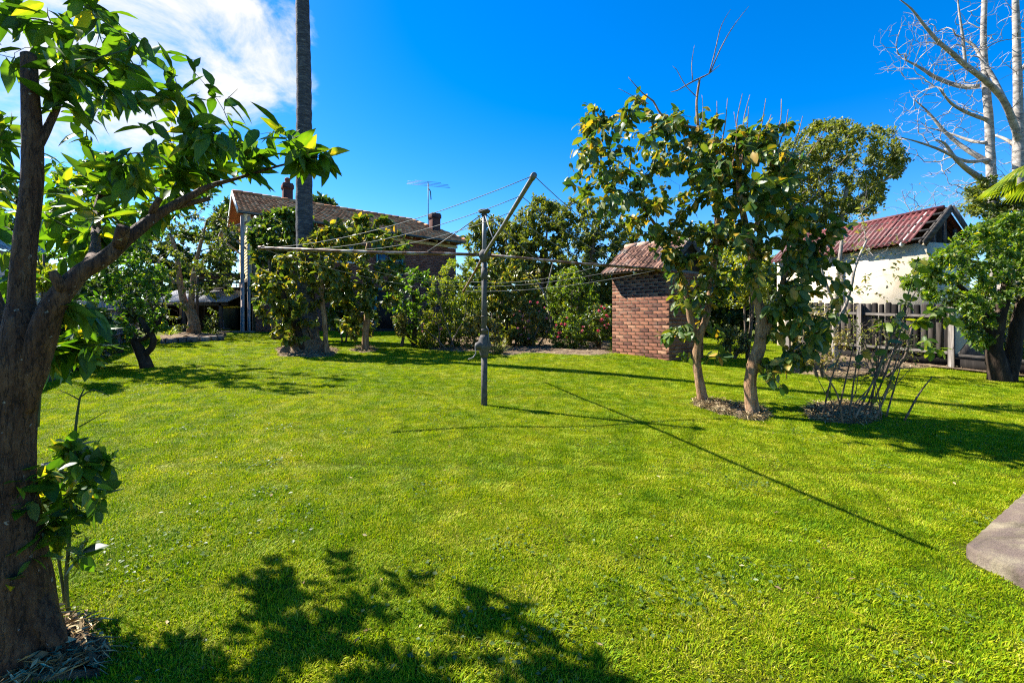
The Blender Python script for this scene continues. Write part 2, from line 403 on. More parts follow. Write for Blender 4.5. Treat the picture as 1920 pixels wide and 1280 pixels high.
finish(t, c, .55, noise(t, 30, 4), .002, .35); M['redroof'] = m
M['greyroof'] = surf('grey_corrugated_steel', [(.3, (.2, .19, .18)), (.55, (.42, .41, .4)), (.75, (.55, .54, .52))], 5, None, .55, .002, .4, metal=.2)
M['galv'] = surf('galvanised_steel', [(.3, (.08, .08, .08)), (.55, (.17, .165, .16)), (.75, (.28, .27, .26))], 14, (1, 1, .5), .6, .001, .4, metal=.3)
m, t = newmat('rusty_galvanised_steel')
f = noise(t, 6, 8, .7, dist=.5); c = ramp(t, [(.38, (.085, .04, .022)), (.48, (.16, .075, .04)), (.56, (.3, .25, .21)), (.7, (.5, .48, .46))], f)
finish(t, c, .6, noise(t, 60, 5), .0015, .4, .25); M['rusty'] = m
M['wire'] = surf('line_wire', [(.3, (.10, .10, .10)), (.7, (.2, .2, .2))], 20, None, .7, .0, .2)
M['cast'] = surf('cast_grey', [(.3, (.045, .04, .036)), (.7, (.12, .11, .10))], 22, None, .75, .002, .25)
M['bin'] = surf('dark_green_plastic', [(.3, (.012, .02, .016)), (.7, (.022, .034, .027))], 5, None, .5, .0, .4)
M['yellow'] = surf('yellow_plastic', [(.3, (.6, .4, .02)), (.7, (.72, .5, .03))], 5, None, .45, .0, .4)
M['dish'] = surf('pale_grey_steel', [(.3, (.3, .34, .4)), (.7, (.42, .47, .53))], 4, None, .5, .0, .4)
M['terracotta'] = surf('terracotta', [(.3, (.13, .04, .03)), (.7, (.25, .085, .06))], 10, None, .8, .002, .2)
M['lead'] = surf('lead_flashing', [(.3, (.16, .18, .21)), (.7, (.28, .3, .34))], 8, None, .6, .002, .4)
M['smoked'] = surf('sooty_render', [(.3, (.24, .21, .19)), (.7, (.4, .37, .34))], 6, None, .9, .003, .15)
m, t = newmat('old_concrete')
f = noise(t, 2.6, 10, .72, dist=.8); c = ramp(t, [(.3, (.045, .036, .023)), (.45, (.12, .098, .066)), (.58, (.24, .2, .135)), (.8, (.33, .285, .195))], f)
c = mixc(t, ramp(t, [(.46, (.75, .75, .75)), (.56, (0, 0, 0))], noise(t, 1.7, 7, .75, (1, 2.2, 1))), c, (.15, .11, .095))
finish(t, c, .95, noise(t, 60, 9, .8), .015, .1); M['concrete'] = m
M['stone'] = surf('edging_stone', [(.3, (.12, .10, .085)), (.55, (.24, .2, .17)), (.8, (.36, .32, .27))], 9, None, .95, .008, .15, tintamt=.3)
# ground
m, t = newmat('lawn_soil')
big = noise(t, .55, 5, .6); fine = noise(t, 22, 6, .75)
c1 = ramp(t, [(.3, (.05, .075, .003)), (.55, (.09, .11, .004)), (.75, (.14, .14, .012))], big)
c = mixc(t, ramp(t, [(.35, (0, 0, 0)), (.7, (.75, .75, .75))], fine), c1, (.03, .035, .006))
finish(t, c, .95, fine, .03, .1); M['ground'] = m
m, t = newmat('garden_soil')
f = noise(t, 5, 9, .75); c = ramp(t, [(.3, (.05, .034, .022)), (.5, (.16, .112, .07)), (.65, (.32, .245, .15)), (.8, (.44, .36, .23))], f)
finish(t, c, .95, noise(t, 35, 8, .8), .03, .1); M['soil'] = m
M['litter'] = surf('dry_leaf_litter', [(.2, (.10, .06, .03)), (.5, (.26, .18, .085)), (.8, (.44, .34, .18))], 6, None, .85, .0, .2, tintamt=.9)
M['straw'] = surf('dry_straw', [(.2, (.2, .135, .06)), (.5, (.38, .28, .13)), (.8, (.58, .48, .27))], 6, None, .85, .0, .2, tintamt=.9)
# grass blades
m, t = newmat('grass_blade')
geo = N_(t, 'ShaderNodeNewGeometry')
pn = noise(t, .55, 5, .6); pm = noise(t, 3.5, 4, .6)
f = math_(t, 'ADD', math_(t, 'MULTIPLY', attr(t), .42), math_(t, 'ADD', math_(t, 'MULTIPLY', pn, .62), math_(t, 'MULTIPLY', math_(t, 'SUBTRACT', pm, .5), .8)), True)
c = ramp(t, [(.18, (.05, .13, .002)), (.40, (.145, .245, .002)), (.58, (.25, .32, .003)), (.76, (.37, .375, .012)), (.94, (.52, .45, .10))], f)
p = N_(t, 'ShaderNodeBsdfPrincipled'); p.inputs['Roughness'].default_value = .6; p.inputs['Specular IOR Level'].default_value = .10
t.links.new(c, p.inputs['Base Color'])
tr = N_(t, 'ShaderNodeBsdfTranslucent'); t.links.new(mixc(t, 1.0, c, (1.3, 1.3, .5), 'MULTIPLY'), tr.inputs['Color'])
ms = N_(t, 'ShaderNodeMixShader'); ms.inputs[0].default_value = .35
t.links.new(p.outputs[0], ms.inputs[1]); t.links.new(tr.outputs[0], ms.inputs[2])
o = N_(t, 'ShaderNodeOutputMaterial'); t.links.new(ms.outputs[0], o.inputs[0]); M['grass'] = m

# ------------------------------------------------------------------ leaves
def _tpl(us, ws):
    v = []; n = len(us)
    for u, w in zip(us, ws): v += [(u, -w, 1), (u, 0, 0), (u, w, 1)]
    f = []
    for i in range(n - 1):
        a = i * 3
        f += [[a, a + 1, a + 4, a + 3], [a + 1, a + 2, a + 5, a + 4]]
    return np.array(v, float), np.array(f)
TPL = {'hi': _tpl([0, .1, .32, .58, .84, 1], [.02, .24, .48, .45, .2, .0]),
       'mid': _tpl([0, .3, .68, 1], [.03, .46, .4, .02]),
       'round': _tpl([0, .12, .4, .75, 1], [.03, .3, .5, .42, .05]),
       'strap': _tpl([0, .35, .7, 1], [.4, .5, .36, .02])}
TPL['lo'] = (np.array([(0, 0, 0), (.5, -.5, 1), (1, 0, 0), (.5, .5, 1)], float), np.array([[0, 1, 2], [0, 2, 3]]))
def add_leaves(mb, tpl, P, D, Nn, L, Wd, tint, curve=.12, fold=.2):
    v, f = TPL[tpl]
    P = np.asarray(P); n = len(P)
    if n == 0: return
    D = unit(D); S = unit(np.cross(D, Nn)); Nn = np.cross(S, D)
    L = np.broadcast_to(L, (n,)); Wd = np.broadcast_to(Wd, (n,)); curve = np.broadcast_to(curve, (n,))
    u = v[:, 0][None]; w = v[:, 1][None]; e = v[:, 2][None]
    h = -curve[:, None] * u * u * L[:, None] + fold * np.abs(w) * Wd[:, None] * e
    V = P[:, None] + D[:, None] * (u * L[:, None])[..., None] + S[:, None] * (w * Wd[:, None])[..., None] + Nn[:, None] * h[..., None]
    k = len(v)
    Fx = (f[None] + (np.arange(n) * k)[:, None, None]).reshape(-1, f.shape[1])
    tv = np.broadcast_to(tint, (n,))[:, None] + (np.where(np.abs(v[:, 1]) < 1e-6, .13, -.03)[None] if tpl in ('hi', 'round') else 0) * np.ones(k)[None]
    mb.add(V.reshape(-1, 3), Fx, tv.ravel())

# ------------------------------------------------------------------ branching
def inpoly(poly, x, y):
    p = np.asarray(poly, float); x = np.asarray(x); y = np.asarray(y)
    ins = np.zeros(x.shape, bool); j = len(p) - 1
    for i in range(len(p)):
        c = ((p[i, 1] > y) != (p[j, 1] > y)) & (x < (p[j, 0] - p[i, 0]) * (y - p[i, 1]) / (p[j, 1] - p[i, 1] + 1e-9) + p[i, 0])
        ins ^= c; j = i
    return ins
def sample_crown(poly, n, Yc, th, r):
    """points in the volume whose outline, seen from the lawn, is poly at distance Yc; thicker in its middle"""
    p = np.asarray(poly, float); lo = p.min(0); hi = p.max(0); cen = p.mean(0); ext = (hi - lo) / 2
    out = []
    while len(out) < n:
        q = r.uniform(lo, hi, (n * 3, 2)); q = q[inpoly(p, q[:, 0], q[:, 1])]
        for a in q:
            d = min(1, np.linalg.norm((a - cen) / ext))
            Y = Yc + r.uniform(-1, 1) * th * math.sqrt(max(.1, 1 - .8 * d * d))
            out.append(at(a[0], a[1], Y))
            if len(out) == n: break
    return np.array(out)

class Skel: pass
def grow(trunks, targets, step=.12, tip=.003, power=2.3, bend=.35, wob=.06, seed=0, maxr=None, tstep=None):
    """trunks: list of (points, radii); targets: twig ends. Every target is joined to the skeleton by a curved branch."""
    r = np.random.default_rng(seed)
    pos = []; par = []; drn = []; own = []
    tr_out = []
    for P, R in trunks:
        Q, tt = resample(P, tstep or step, True); RR = np.interp(tt, np.arange(len(P)), R)
        tr_out.append((Q, RR))
        base = len(pos); best = -1
        if base:
            d = np.linalg.norm(np.array(pos) - Q[0], axis=1); best = int(d.argmin())
        for i, q in enumerate(Q):
            pos.append(q); par.append(best if i == 0 else base + i - 1)
            drn.append(unit(Q[min(i + 1, len(Q) - 1)] - Q[max(i - 1, 0)])); own.append(RR[i])
    nt_ = len(pos)
    pos = np.array(pos); drn = np.array(drn)
    cap = nt_ + len(targets) * 26 + 10
    A = np.zeros((cap, 3)); A[:nt_] = pos; B = np.zeros((cap, 3)); B[:nt_] = drn
    usable = np.ones(cap); n = nt_
    # low part of each trunk is less inviting
    zmin = pos[:, 2].min(); 
    order = np.argsort(np.linalg.norm(targets[:, None] - A[None, :nt_], axis=2).min(1)) if len(targets) else []
    par = list(par) + [0] * (cap - nt_)
    for ti in order:
        a = targets[ti]; v = a - A[:n]; d = np.linalg.norm(v, axis=1) + 1e-6
        dot = (v * B[:n]).sum(1) / d
        up = np.clip(A[:n, 2] - a[2], 0, None)
        cost = d * (1.3 - .45 * dot) + .5 * up
        j = int(cost.argmin()); dd = d[j]
        k = int(min(25, max(2, math.ceil(dd / step))))
        c = A[j] + B[j] * dd * bend + r.normal(size=3) * dd * wob * 2
        prev = j
        u = np.linspace(0, 1, k + 1)[1:, None]
        Q = (1 - u) ** 2 * A[j] + 2 * u * (1 - u) * c + u * u * a + r.normal(size=(k, 3)) * wob * step * (1 - u * .3)
        for i in range(k):
            A[n] = Q[i]; B[n] = unit(Q[i] - A[prev]); par[n] = prev; prev = n; n += 1
    pos = A[:n]; drn = B[:n]; par = np.array(par[:n])
    acc = np.zeros(n); has = np.zeros(n, bool); has[par[par >= 0]] = True
    acc[~has] = 1
    for i in range(n - 1, -1, -1):
        if acc[i] == 0: acc[i] = 1
        if par[i] >= 0 and par[i] < i: acc[par[i]] += acc[i]
    rad = tip * acc ** (1 / power)
    rad[:nt_] = np.minimum(np.array(own), 9)
    for i in range(nt_, n): rad[i] = min(rad[i], rad[par[i]] * .9)
    s = Skel(); s.pos, s.par, s.dir, s.acc, s.rad, s.nt, s.trunks, s.tip = pos, par, drn, acc, rad, nt_, tr_out, tip
    return s
def branch_mesh(mb, s, sides=5, minr=0.0):
    n = len(s.pos); ch = [[] for _ in range(n)]
    for i in range(s.nt, n): ch[s.par[i]].append(i)
    main = np.full(n, -1)
    for i in range(n):
        c = ch[i]
        if c and i >= s.nt: main[i] = max(c, key=lambda q: s.acc[q])
    for i in range(s.nt, n):
        if s.par[i] >= s.nt and main[s.par[i]] == i: continue
        chain = [i]
        while main[chain[-1]] >= 0: chain.append(main[chain[-1]])
        P = np.vstack([s.pos[s.par[i]][None], s.pos[chain]]); R = np.concatenate([[min(s.rad[s.par[i]], s.rad[i] * 1.25)], s.rad[chain]])
        R[-1] *= .5
        tube(mb, P, R, sides if R[0] > s.tip * 2.5 else max(3, sides - 2), cap=False, t=.5)
def leaf_sites(s, n, reach, r, spread=.9, droop=.25, along=.5, jit=.0):
    """leaves sit along the last stretch (reach) of the twigs"""
    N = len(s.pos); kid = np.zeros(N, bool); kid[s.par[s.par >= 0]] = True
    tips = np.where(~kid & (np.arange(N) >= s.nt))[0]
    idx = r.choice(tips, n); back = r.uniform(0, 1, n) ** 1.2 * reach; seg = np.linalg.norm(s.pos - s.pos[np.maximum(s.par, 0)], axis=1)
    for _ in range(60):
        go = (back > seg[idx]) & (s.par[idx] >= s.nt)
        if not go.any(): break
        back = np.where(go, back - seg[idx], back); idx = np.where(go, s.par[idx], idx)
    u = r.uniform(0, 1, (n, 1)); P = s.pos[idx] * u + s.pos[np.maximum(s.par[idx], 0)] * (1 - u) + r.normal(size=(n, 3)) * jit
    D = unit(s.dir[idx] * along + unit(r.normal(size=(n, 3))) * spread + np.array([0, 0, -droop]))
    Nn = unit(r.normal(size=(n, 3)) * .55 + np.array([-.2, 0, 1.0]))
    return P, D, Nn

def tree(name, label, cat, trunks, crowns, leaf, group=None, bark='bark_dark', twig='twig', L=.08, Wr=.5, n_leaf=2000, tpl='mid',
         step=.15, tip=.003, thr=2.6, reach=None, dens=1.0, tstep=None, along=.5, tint=(.5, .2), droop=.25, spread=.9, curve=.12, fold=.2, seed=1, trunk_sides=10, rough=.08, jit=.02,
         leaf_parts=0, extra=None, bend=.35, wob=.06, sides=5, power=2.3, tintfn=None, crown_name='crown', base=None, yellow=.04, stems=None):
    """crowns: list of (pixel outline, number of twig ends, distance, half thickness)"""
    r = np.random.default_rng(seed)
    tg = [sample_crown(p, n, Y, th, r) for p, n, Y, th in crowns]
    if extra is not None: tg.append(np.asarray(extra))
    tg = np.concatenate(tg)
    s = grow(trunks, tg, step, tip, power, bend, wob, seed, tstep=tstep)
    b0 = np.array(trunks[0][0][0]) if base is None else np.asarray(base)
    root = thing(name, b0, label, cat, group)
    for k, (Q, R) in enumerate(s.trunks):
        mb = MB(); tube(mb, Q, R, trunk_sides if k == 0 else max(6, trunk_sides - 2), rough=rough, seed=seed + k)
        mb.build('trunk' if k == 0 or stems else 'limb', M[bark], root, smooth=True)
    mb = MB(); branch_mesh(mb, s, sides); mb.build('branches', M[twig], root, smooth=True)
    if n_leaf:
        n_leaf = int(n_leaf * dens)
        P, D, Nn = leaf_sites(s, n_leaf, reach or L * 3.6, r, spread, droop, along, jit=jit)
        Ls = L * r.uniform(.42, 1.25, n_leaf)
        ti = np.clip(r.normal(tint[0], tint[1], n_leaf), 0, .9)
        yl = r.random(n_leaf) < yellow; ti[yl] = r.uniform(.85, 1, yl.sum())
        if tintfn is not None: ti = np.clip(tintfn(P, ti, r), 0, 1)
        keep = np.ones(n_leaf, bool)
        if leaf_parts:
            px = CX + P[:, 0] / P[:, 1] * F; py = HY - (P[:, 2] - CZ) / P[:, 1] * F
            inside = (px > -20) & (px < 1940) & (py > -20) & (py < 1290) & (P[:, 1] > .5)
            sc = np.where(inside, Ls / P[:, 1], 0) * r.uniform(.8, 1.2, n_leaf)
            pick = np.argsort(-sc)[:leaf_parts]; keep[pick] = False
            protos = []
            for q in range(10):
                pm = MB(); add_leaves(pm, tpl, np.zeros((1, 3)), np.array([[1., 0, 0]]), np.array([[0, 0, 1.]]), 1.0, Wr * r.uniform(.85, 1.15), q / 9, curve * r.uniform(.3, 2.2), fold * r.uniform(.4, 1.6))
                protos.append(pm.mesh('leaf', M[leaf], True))
            for i in pick:
                d = unit(D[i]); sd = unit(np.cross(d, Nn[i])); nn_ = np.cross(sd, d)
                mw = Matrix(((d[0], -sd[0], nn_[0], P[i][0]), (d[1], -sd[1], nn_[1], P[i][1]), (d[2], -sd[2], nn_[2], P[i][2]), (0, 0, 0, 1)))
                mw = mw @ Matrix.Scale(float(Ls[i]), 4)
                inst('leaf', protos[int(round(ti[i] * 9))], mw, root)
        mb = MB(); k = keep
        add_leaves(mb, tpl, P[k], D[k], Nn[k], Ls[k], Ls[k] * Wr * r.uniform(.85, 1.15, k.sum()), ti[k], curve * r.uniform(.3, 2.2, k.sum()), fold)
        if k.any(): mb.build(crown_name, M[leaf], root, smooth=True, kind='stuff')
    root_sk[root.name] = s
    return root
root_sk = {}
def P_(Y, *pp):
    """pixel points at one distance, or (px, py, Y) triples"""
    return np.array([at(p[0], p[1], p[2] if len(p) > 2 else Y) for p in pp])
# ================================================================== GROUND
_g0 = g
def g(x, y):
    x = np.asarray(x, float); y = np.asarray(y, float)
    return _g0(x, y) + .11 * np.exp(-((x - 2.9) ** 2 + (y - 12.2) ** 2) / 6.0)
xs = np.unique(np.concatenate([np.linspace(-700, -40, 14), np.arange(-40, 40.1, .5), np.arange(-13, 13.01, .16), np.linspace(40, 700, 14)]))
ys = np.unique(np.concatenate([np.linspace(-300, -10, 8), np.arange(-10, 45.1, .5), np.arange(.4, 16, .16), np.linspace(45, 900, 16)]))
X, Y = np.meshgrid(xs, ys); nx, ny = len(xs), len(ys)
V = np.stack([X, Y, g(X, Y)], -1).reshape(-1, 3)
i = np.arange(ny - 1)[:, None] * nx + np.arange(nx - 1)[None]
mb = MB(); mb.add(V, np.stack([i, i + 1, i + nx + 1, i + nx], -1).reshape(-1, 4))
tag(mb.build('ground', M['ground'], smooth=True), kind='structure')

BEDS = []
def bed(name, poly, lift=.02, hump=.03, mat='soil', kind='structure', seed=0):
    """soil sheet over a pixel outline dropped on the ground: ragged ring fan"""
    r = np.random.default_rng(seed)
    W_ = np.array([gp(*p)[:2] for p in poly]); 
    Q = []
    for a, b in zip(W_, np.roll(W_, -1, 0)):
        n = max(2, int(np.linalg.norm(b - a) / .18))
        for k in range(n): Q.append(a + (b - a) * k / n)
    Q = np.array(Q); Q += r.normal(size=Q.shape) * .035
    BEDS.append(Q)
    c = Q.mean(0); rings = [1, .93, .75, .5, .25]; V = []
    for j, s in enumerate(rings):
        q = c + (Q - c) * s + (r.normal(size=Q.shape) * .02 if j else 0)
        h = lift * (0 if j == 0 else 1) + (hump * (1 - s) if j else 0) + (r.normal(size=len(q)) * .012 if j else -.012)
        V.append(np.column_stack([q, g(q[:, 0], q[:, 1]) + h + .006]))
    V = np.vstack(V + [np.array([[c[0], c[1], float(g(*c)) + lift + hump]])])
    n = len(Q); mb = MB(); jj = np.arange(n); j2 = (jj + 1) % n
    F4 = np.concatenate([np.stack([k * n + jj, k * n + j2, (k + 1) * n + j2, (k + 1) * n + jj], -1) for k in range(len(rings) - 1)])
    mb.add(V, F4); mb.F.append(np.stack([(len(rings) - 1) * n + jj, (len(rings) - 1) * n + j2, np.full(n, len(V) - 1)], -1)); mb.M.append(np.zeros(n, int))
    return tag(mb.build(name, M[mat], smooth=True), kind=kind)
bed('garden_bed', [(768, 648), (800, 655), (860, 660), (900, 658), (945, 668), (1000, 662), (1060, 665), (1110, 668), (1148, 664), (1148, 640), (1080, 636), (1000, 634), (900, 632), (820, 632), (775, 636)], seed=1)
bed('garden_bed', [(306, 643), (360, 640), (418, 636), (426, 627), (360, 624), (300, 630)], lift=.06, hump=.02, seed=2)
bed('garden_bed', [(-60, 790), (60, 735), (105, 712), (160, 690), (205, 668), (222, 650), (240, 640), (150, 632), (0, 640), (-80, 690)], seed=3)
bed('garden_bed', [(1440, 690), (1520, 706), (1590, 712), (1660, 696), (1740, 690), (1800, 694), (1860, 697), (1960, 712), (2000, 690), (1900, 676), (1790, 672), (1640, 664), (1480, 660)], seed=4)
bed('garden_bed', [(1300, 758), (1330, 772), (1375, 782), (1412, 792), (1440, 782), (1436, 766), (1400, 762), (1350, 752), (1310, 748)], lift=.015, hump=.03, seed=5)
bed('garden_bed', [(1510, 778), (1550, 795), (1620, 798), (1655, 784), (1640, 762), (1580, 756), (1520, 760)], lift=.015, hump=.03, seed=6)
bed('garden_bed', [(525, 668), (580, 671), (630, 668), (640, 656), (600, 648), (545, 646), (515, 655)], lift=.03, hump=.04, seed=7)
bed('garden_bed', [(-40, 1240), (40, 1290), (150, 1290), (175, 1240), (150, 1190), (90, 1150), (0, 1150), (-60, 1180)], lift=.02, hump=.03, seed=8)
bed('garden_bed', [(655, 657), (683, 663), (712, 658), (700, 650), (670, 650)], lift=.01, hump=.02, seed=9)

# concrete slab with a broken rounded corner, running out of the frame to the right
c0 = gp(1812, 1052)
zt = c0[2] + .115
ctr = [(1.0, 4.6), (.0, .0), (1.0, -.42), (3.4, -1.3)]
p0 = gp(1812, 1048)[:2]; pf = gp(1920, 942)[:2]; pn = gp(1925, 1108)[:2]
zt = float(g(*p0)) + .075
e1 = unit(pf - p0); e2 = unit(pn - p0)
outl = [p0 + e1 * 3.6, p0 + e1 * 2.0, p0 + e1 * .9, p0 + e1 * .35, p0 + e1 * .03, p0 + e1 * .006 + e2 * .008, p0 + e2 * .035, p0 + e2 * .35, p0 + e2 * .8, p0 + e2 * 1.5]
outl = np.array(outl); O2 = []
rr_ = np.random.default_rng(3)
for a, b in zip(outl[:-1], outl[1:]):
    n = max(1, int(np.linalg.norm(b - a) / .06))
    for k in range(n): O2.append(a + (b - a) * k / n + rr_.normal(size=2) * .003)
O2 = np.array(O2 + [outl[-1], outl[-1] + e1 * 3.6])
slab = thing('concrete_slab', (p0[0], p0[1], float(g(*p0))), 'weathered concrete slab with rounded corner at the right edge of the lawn', 'slab')
n = len(O2); cen = O2.mean(0); L_ = []
for off, dz in ((0, -.25), (0, -.02), (.008, -.006), (.022, 0.0)):
    q = O2 + unit(cen - O2) * off
    zz = zt + (q - p0) @ e1 * 0.03
    L_.append(np.column_stack([q, zz + dz + (rr_.normal(size=n) * .002 if dz > -.1 else 0)]))
mb = MB(); V = np.vstack(L_ + [np.array([[cen[0], cen[1], zt + .05]])])
jj = np.arange(n); j2 = (jj + 1) % n
mb.add(V, np.concatenate([np.stack([k * n + jj, k * n + j2, (k + 1) * n + j2, (k + 1) * n + jj], -1) for k in range(3)]))
mb.F.append(np.stack([3 * n + jj, 3 * n + j2, np.full(n, 4 * n)], -1)); mb.M.append(np.zeros(n, int))
mb.build('slab', M['concrete'], slab)
SLAB = O2

# ================================================================== CLOTHES HOIST
B = gp(908, 760); Yh = B[1]
hub = at(908, 478, Yh); top = at(908, 396, Yh)
ho = thing('clothes_hoist', B, 'old grey rotary clothes hoist with rusty arms in the middle of the lawn', 'clothes hoist')
mb = MB(); zw = at(908, 632, Yh)[2]
tube(mb, [B - [0, 0, .2], [B[0], B[1], zw - .16]], .043, 14)
mb.build('lower_post', M['cast'], ho, True)
mb = MB(); tube(mb, [[B[0], B[1], zw - .05], [B[0], B[1], hub[2] - .1]], .036, 14)
tube(mb, [[B[0], B[1], zw + .08], [B[0], B[1], zw + .11]], .043, 14); tube(mb, [[B[0], B[1], zw + .27], [B[0], B[1], zw + .29]], .042, 14)
tube(mb, [[B[0], B[1], hub[2] - .33], [B[0], B[1], hub[2] - .18]], .045, 14)
mb.build('outer_tube', M['cast'], ho, True)
mb = MB(); tube(mb, [[B[0], B[1], hub[2] - .2], top], .029, 12); mb.build('mast', M['galv'], ho, True)
mb = MB(); lathe(mb, [B[0], B[1], top[2] - .01], [(0, .03), (.075, .025), (.085, .01), (.07, -.012), (.035, -.02), (.034, -.06), (0, -.06)], 16)
mb.build('mast_cap', M['cast'], ho, True)
mb = MB(); lathe(mb, hub, [(0, .07), (.04, .07), (.05, .05), (.075, .03), (.08, -.02), (.06, -.05), (.045, -.09), (0, -.09)], 16); mb.build('arm_hub', M['cast'], ho, True)
# winding gear
wp = np.array([B[0], B[1], zw - .1])
mb = MB(); lathe(mb, wp, [(0, .13), (.05, .13), (.062, .1), (.075, .07), (.08, .03), (.095, .0), (.095, -.04), (.075, -.07), (.06, -.12), (.05, -.17), (0, -.17)], 18)
lathe(mb, wp + [-.02, -.02, -.01], [(0, .0), (.05, .0), (.055, .06), (.04, .1), (0, .11)], 14, axis=(-.85, -.5, 0))
wd = mb.build('winding_gear', M['cast'], ho, True)
mb = MB(); hx = wp + unit(np.array([-.85, -.5, 0])) * .11
tube(mb, [hx, hx + [-.02, -.01, -.02], hx + [-.015, 0, -.12], hx + [-.05, -.02, -.17], hx + [-.11, -.06, -.19]], .009, 8); mb.build('crank_handle', M['galv'], wd, True)
mb = MB(); tube(mb, [wp + [.03, -.05, .25], wp + [.06, -.05, .2], wp + [.062, -.05, .03], wp + [.05, -.05, .0]], .008, 6); mb.build('pawl', M['galv'], wd, True)
ends = [at(486, 465, Yh - .55), at(1001, 329, 3.85), at(1238, 505, Yh + .48), at(869, 546, 9.0)]
arms = []
for e, mt, r_ in zip(ends, ('rusty', 'galv', 'rusty', 'rusty'), (.021, .02, .019, .019)):
    mb = MB(); d = unit(e - hub); tube(mb, [hub + d * .03, hub + d * .5, (hub + e) / 2 - [0, 0, .012], e], r_, 10)
    tube(mb, [e - d * .06, e + d * .01], r_ * 1.25, 10)
    mb.build('arm', M[mt], ho, True)
for e in ends[:3]:
    f_ = .27; q = hub + (e - hub) * f_
    mb = MB(); tube(mb, [top + [0, 0, -.02], (top + q) / 2 - [0, 0, .01], q + [0, 0, .02]], .007, 6); mb.build('stay_rod', M['galv'], ho, True)
def sag(a, b, s, n=14):
    u = np.linspace(0, 1, n)[:, None]
    return a * (1 - u) + b * u - np.array([0, 0, 1.0]) * s * 4 * u * (1 - u)
for f_ in (1.0, .83, .66):
    for k in range(4):
        a = hub + (ends[k] - hub) * f_; b = hub + (ends[(k + 1) % 4] - hub) * f_
        mb = MB(); tube(mb, sag(a, b, .10 * f_ + .03 * (k == 0) + .02 * k * (f_ < .8)), .0035, 5); mb.build('clothes_line', M['wire'], ho, True)

# ================================================================== BRICK OUTHOUSE
A = np.array([2.63, 12.6, .48]); Bc = np.array([3.70, 11.3, .48])
u_ = unit(Bc - A); wl = np.linalg.norm(Bc - A); nO = np.array([u_[1], -u_[0], 0]); nO = nO if nO[0] < 0 else -nO; v_ = -nO
dep = 1.55; Hh = 2.16; zf = .22
oh = thing('outhouse', A, 'small brown brick outhouse with a gabled tile roof behind the lawn', 'outhouse')
up = np.array([0, 0, 1.0])
mb = MB(); ctrw = (A + Bc) / 2 + v_ * dep / 2
addbox(mb, ctrw + up * (Hh / 2 - zf / 2 - .02), wl - .004, dep - .004, Hh + zf - .04, ax=u_, az=up)
wall = mb.build('wall', M['mortar'], oh)
protos = []
for q in range(9):
    m_ = MB(); addbox(m_, (0, 0, 0), 1, 1, 1, t=q / 8, bev=.02); protos.append(m_.mesh('brick', M['brick']))
rb = np.random.default_rng(8)
mbs = MB()
rows = int(Hh / .0865)
for side, (o_, d_, nn_, LL) in enumerate(((A, u_, nO, wl), (Bc, v_, u_, dep))):
    for k in range(-2, rows):
        x = -.125 if k % 2 else 0.0
        z = k * .0865 + .04
        while x < LL - .02:
            a = max(x, 0); b = min(x + .238, LL); x += .250
            if b - a < .03: continue
            c = o_ + d_ * ((a + b) / 2) + up * z + nn_ * (-.0475 + rb.normal() * .0012)
            tv = np.clip(rb.normal(.5, .22) - (.12 if k < 1 else 0), 0, 1)
            if side == 0:
                mw = Matrix(((d_[0] * (b - a), nn_[0] * .1, 0, c[0]), (d_[1] * (b - a), nn_[1] * .1, 0, c[1]), (0, 0, .0735, c[2]), (0, 0, 0, 1)))
                inst('brick', protos[int(tv * 8)], mw, wall)
            else:
                addbox(mbs, c, b - a, .1, .0745, ax=d_, az=up, t=tv)
mbs.build('brickwork', M['brick'], wall, kind='stuff')
# roof
ov = .24; pit = math.radians(38); half = dep / 2
rise = (half + ov) * math.tan(pit); ze = A[2] + Hh - .02
eL = A - nO * -ov - u_ * .14; eL = A + nO * ov - u_ * .14; rw = wl + .28
slope_d = unit(v_ * math.cos(pit) + up * math.sin(pit)); slope_n = unit(np.cross(u_, slope_d)); slope_n = slope_n if slope_n[2] > 0 else -slope_n
sl = (half + ov) / math.cos(pit)
roof = MB()
e0 = np.array([eL[0], eL[1], ze - .04])
addbox(roof, e0 + u_ * rw / 2 + slope_d * sl / 2 - slope_n * .03, rw - .02, sl, .03, ax=u_, ay=slope_d, az=slope_n)
e0b = e0 + v_ * (2 * (half + ov)); sdb = unit(-v_ * math.cos(pit) + up * math.sin(pit)); snb = unit(np.cross(sdb, u_)); snb = snb if snb[2] > 0 else -snb
addbox(roof, e0b + u_ * rw / 2 + sdb * sl / 2 - snb * .03, rw - .02, sl, .03, ax=u_, ay=sdb, az=snb)
rfo = roof.build('roof', M['dark_void'], oh)
def tile_mesh(nm, tint):
    m_ = MB(); xs_ = np.linspace(0, 1, 13); prof = .10 * np.clip(np.cos(xs_ * 4 * np.pi), -.35, 1) + .06
    V = []
    for yv, zo in ((0, .0), (0, .06), (1, .0)):
        for x_, p_ in zip(xs_, prof): V.append((x_, yv, (p_ * (0.55 if (yv == 0 and zo == 0) else 1)) + (.05 if zo else 0) - (.0)))
    i_ = np.arange(12); m_.add(np.array(V), np.concatenate([np.stack([i_, i_ + 1, i_ + 14, i_ + 13], -1), np.stack([13 + i_, 14 + i_, 27 + i_, 26 + i_], -1)]), tint)
    return m_.mesh(nm, M['tile'], False)
tps = [tile_mesh('roof_tile', q / 7) for q in range(8)]
ncol = 9; nrow = 4; tw = rw / ncol; tl = sl / nrow
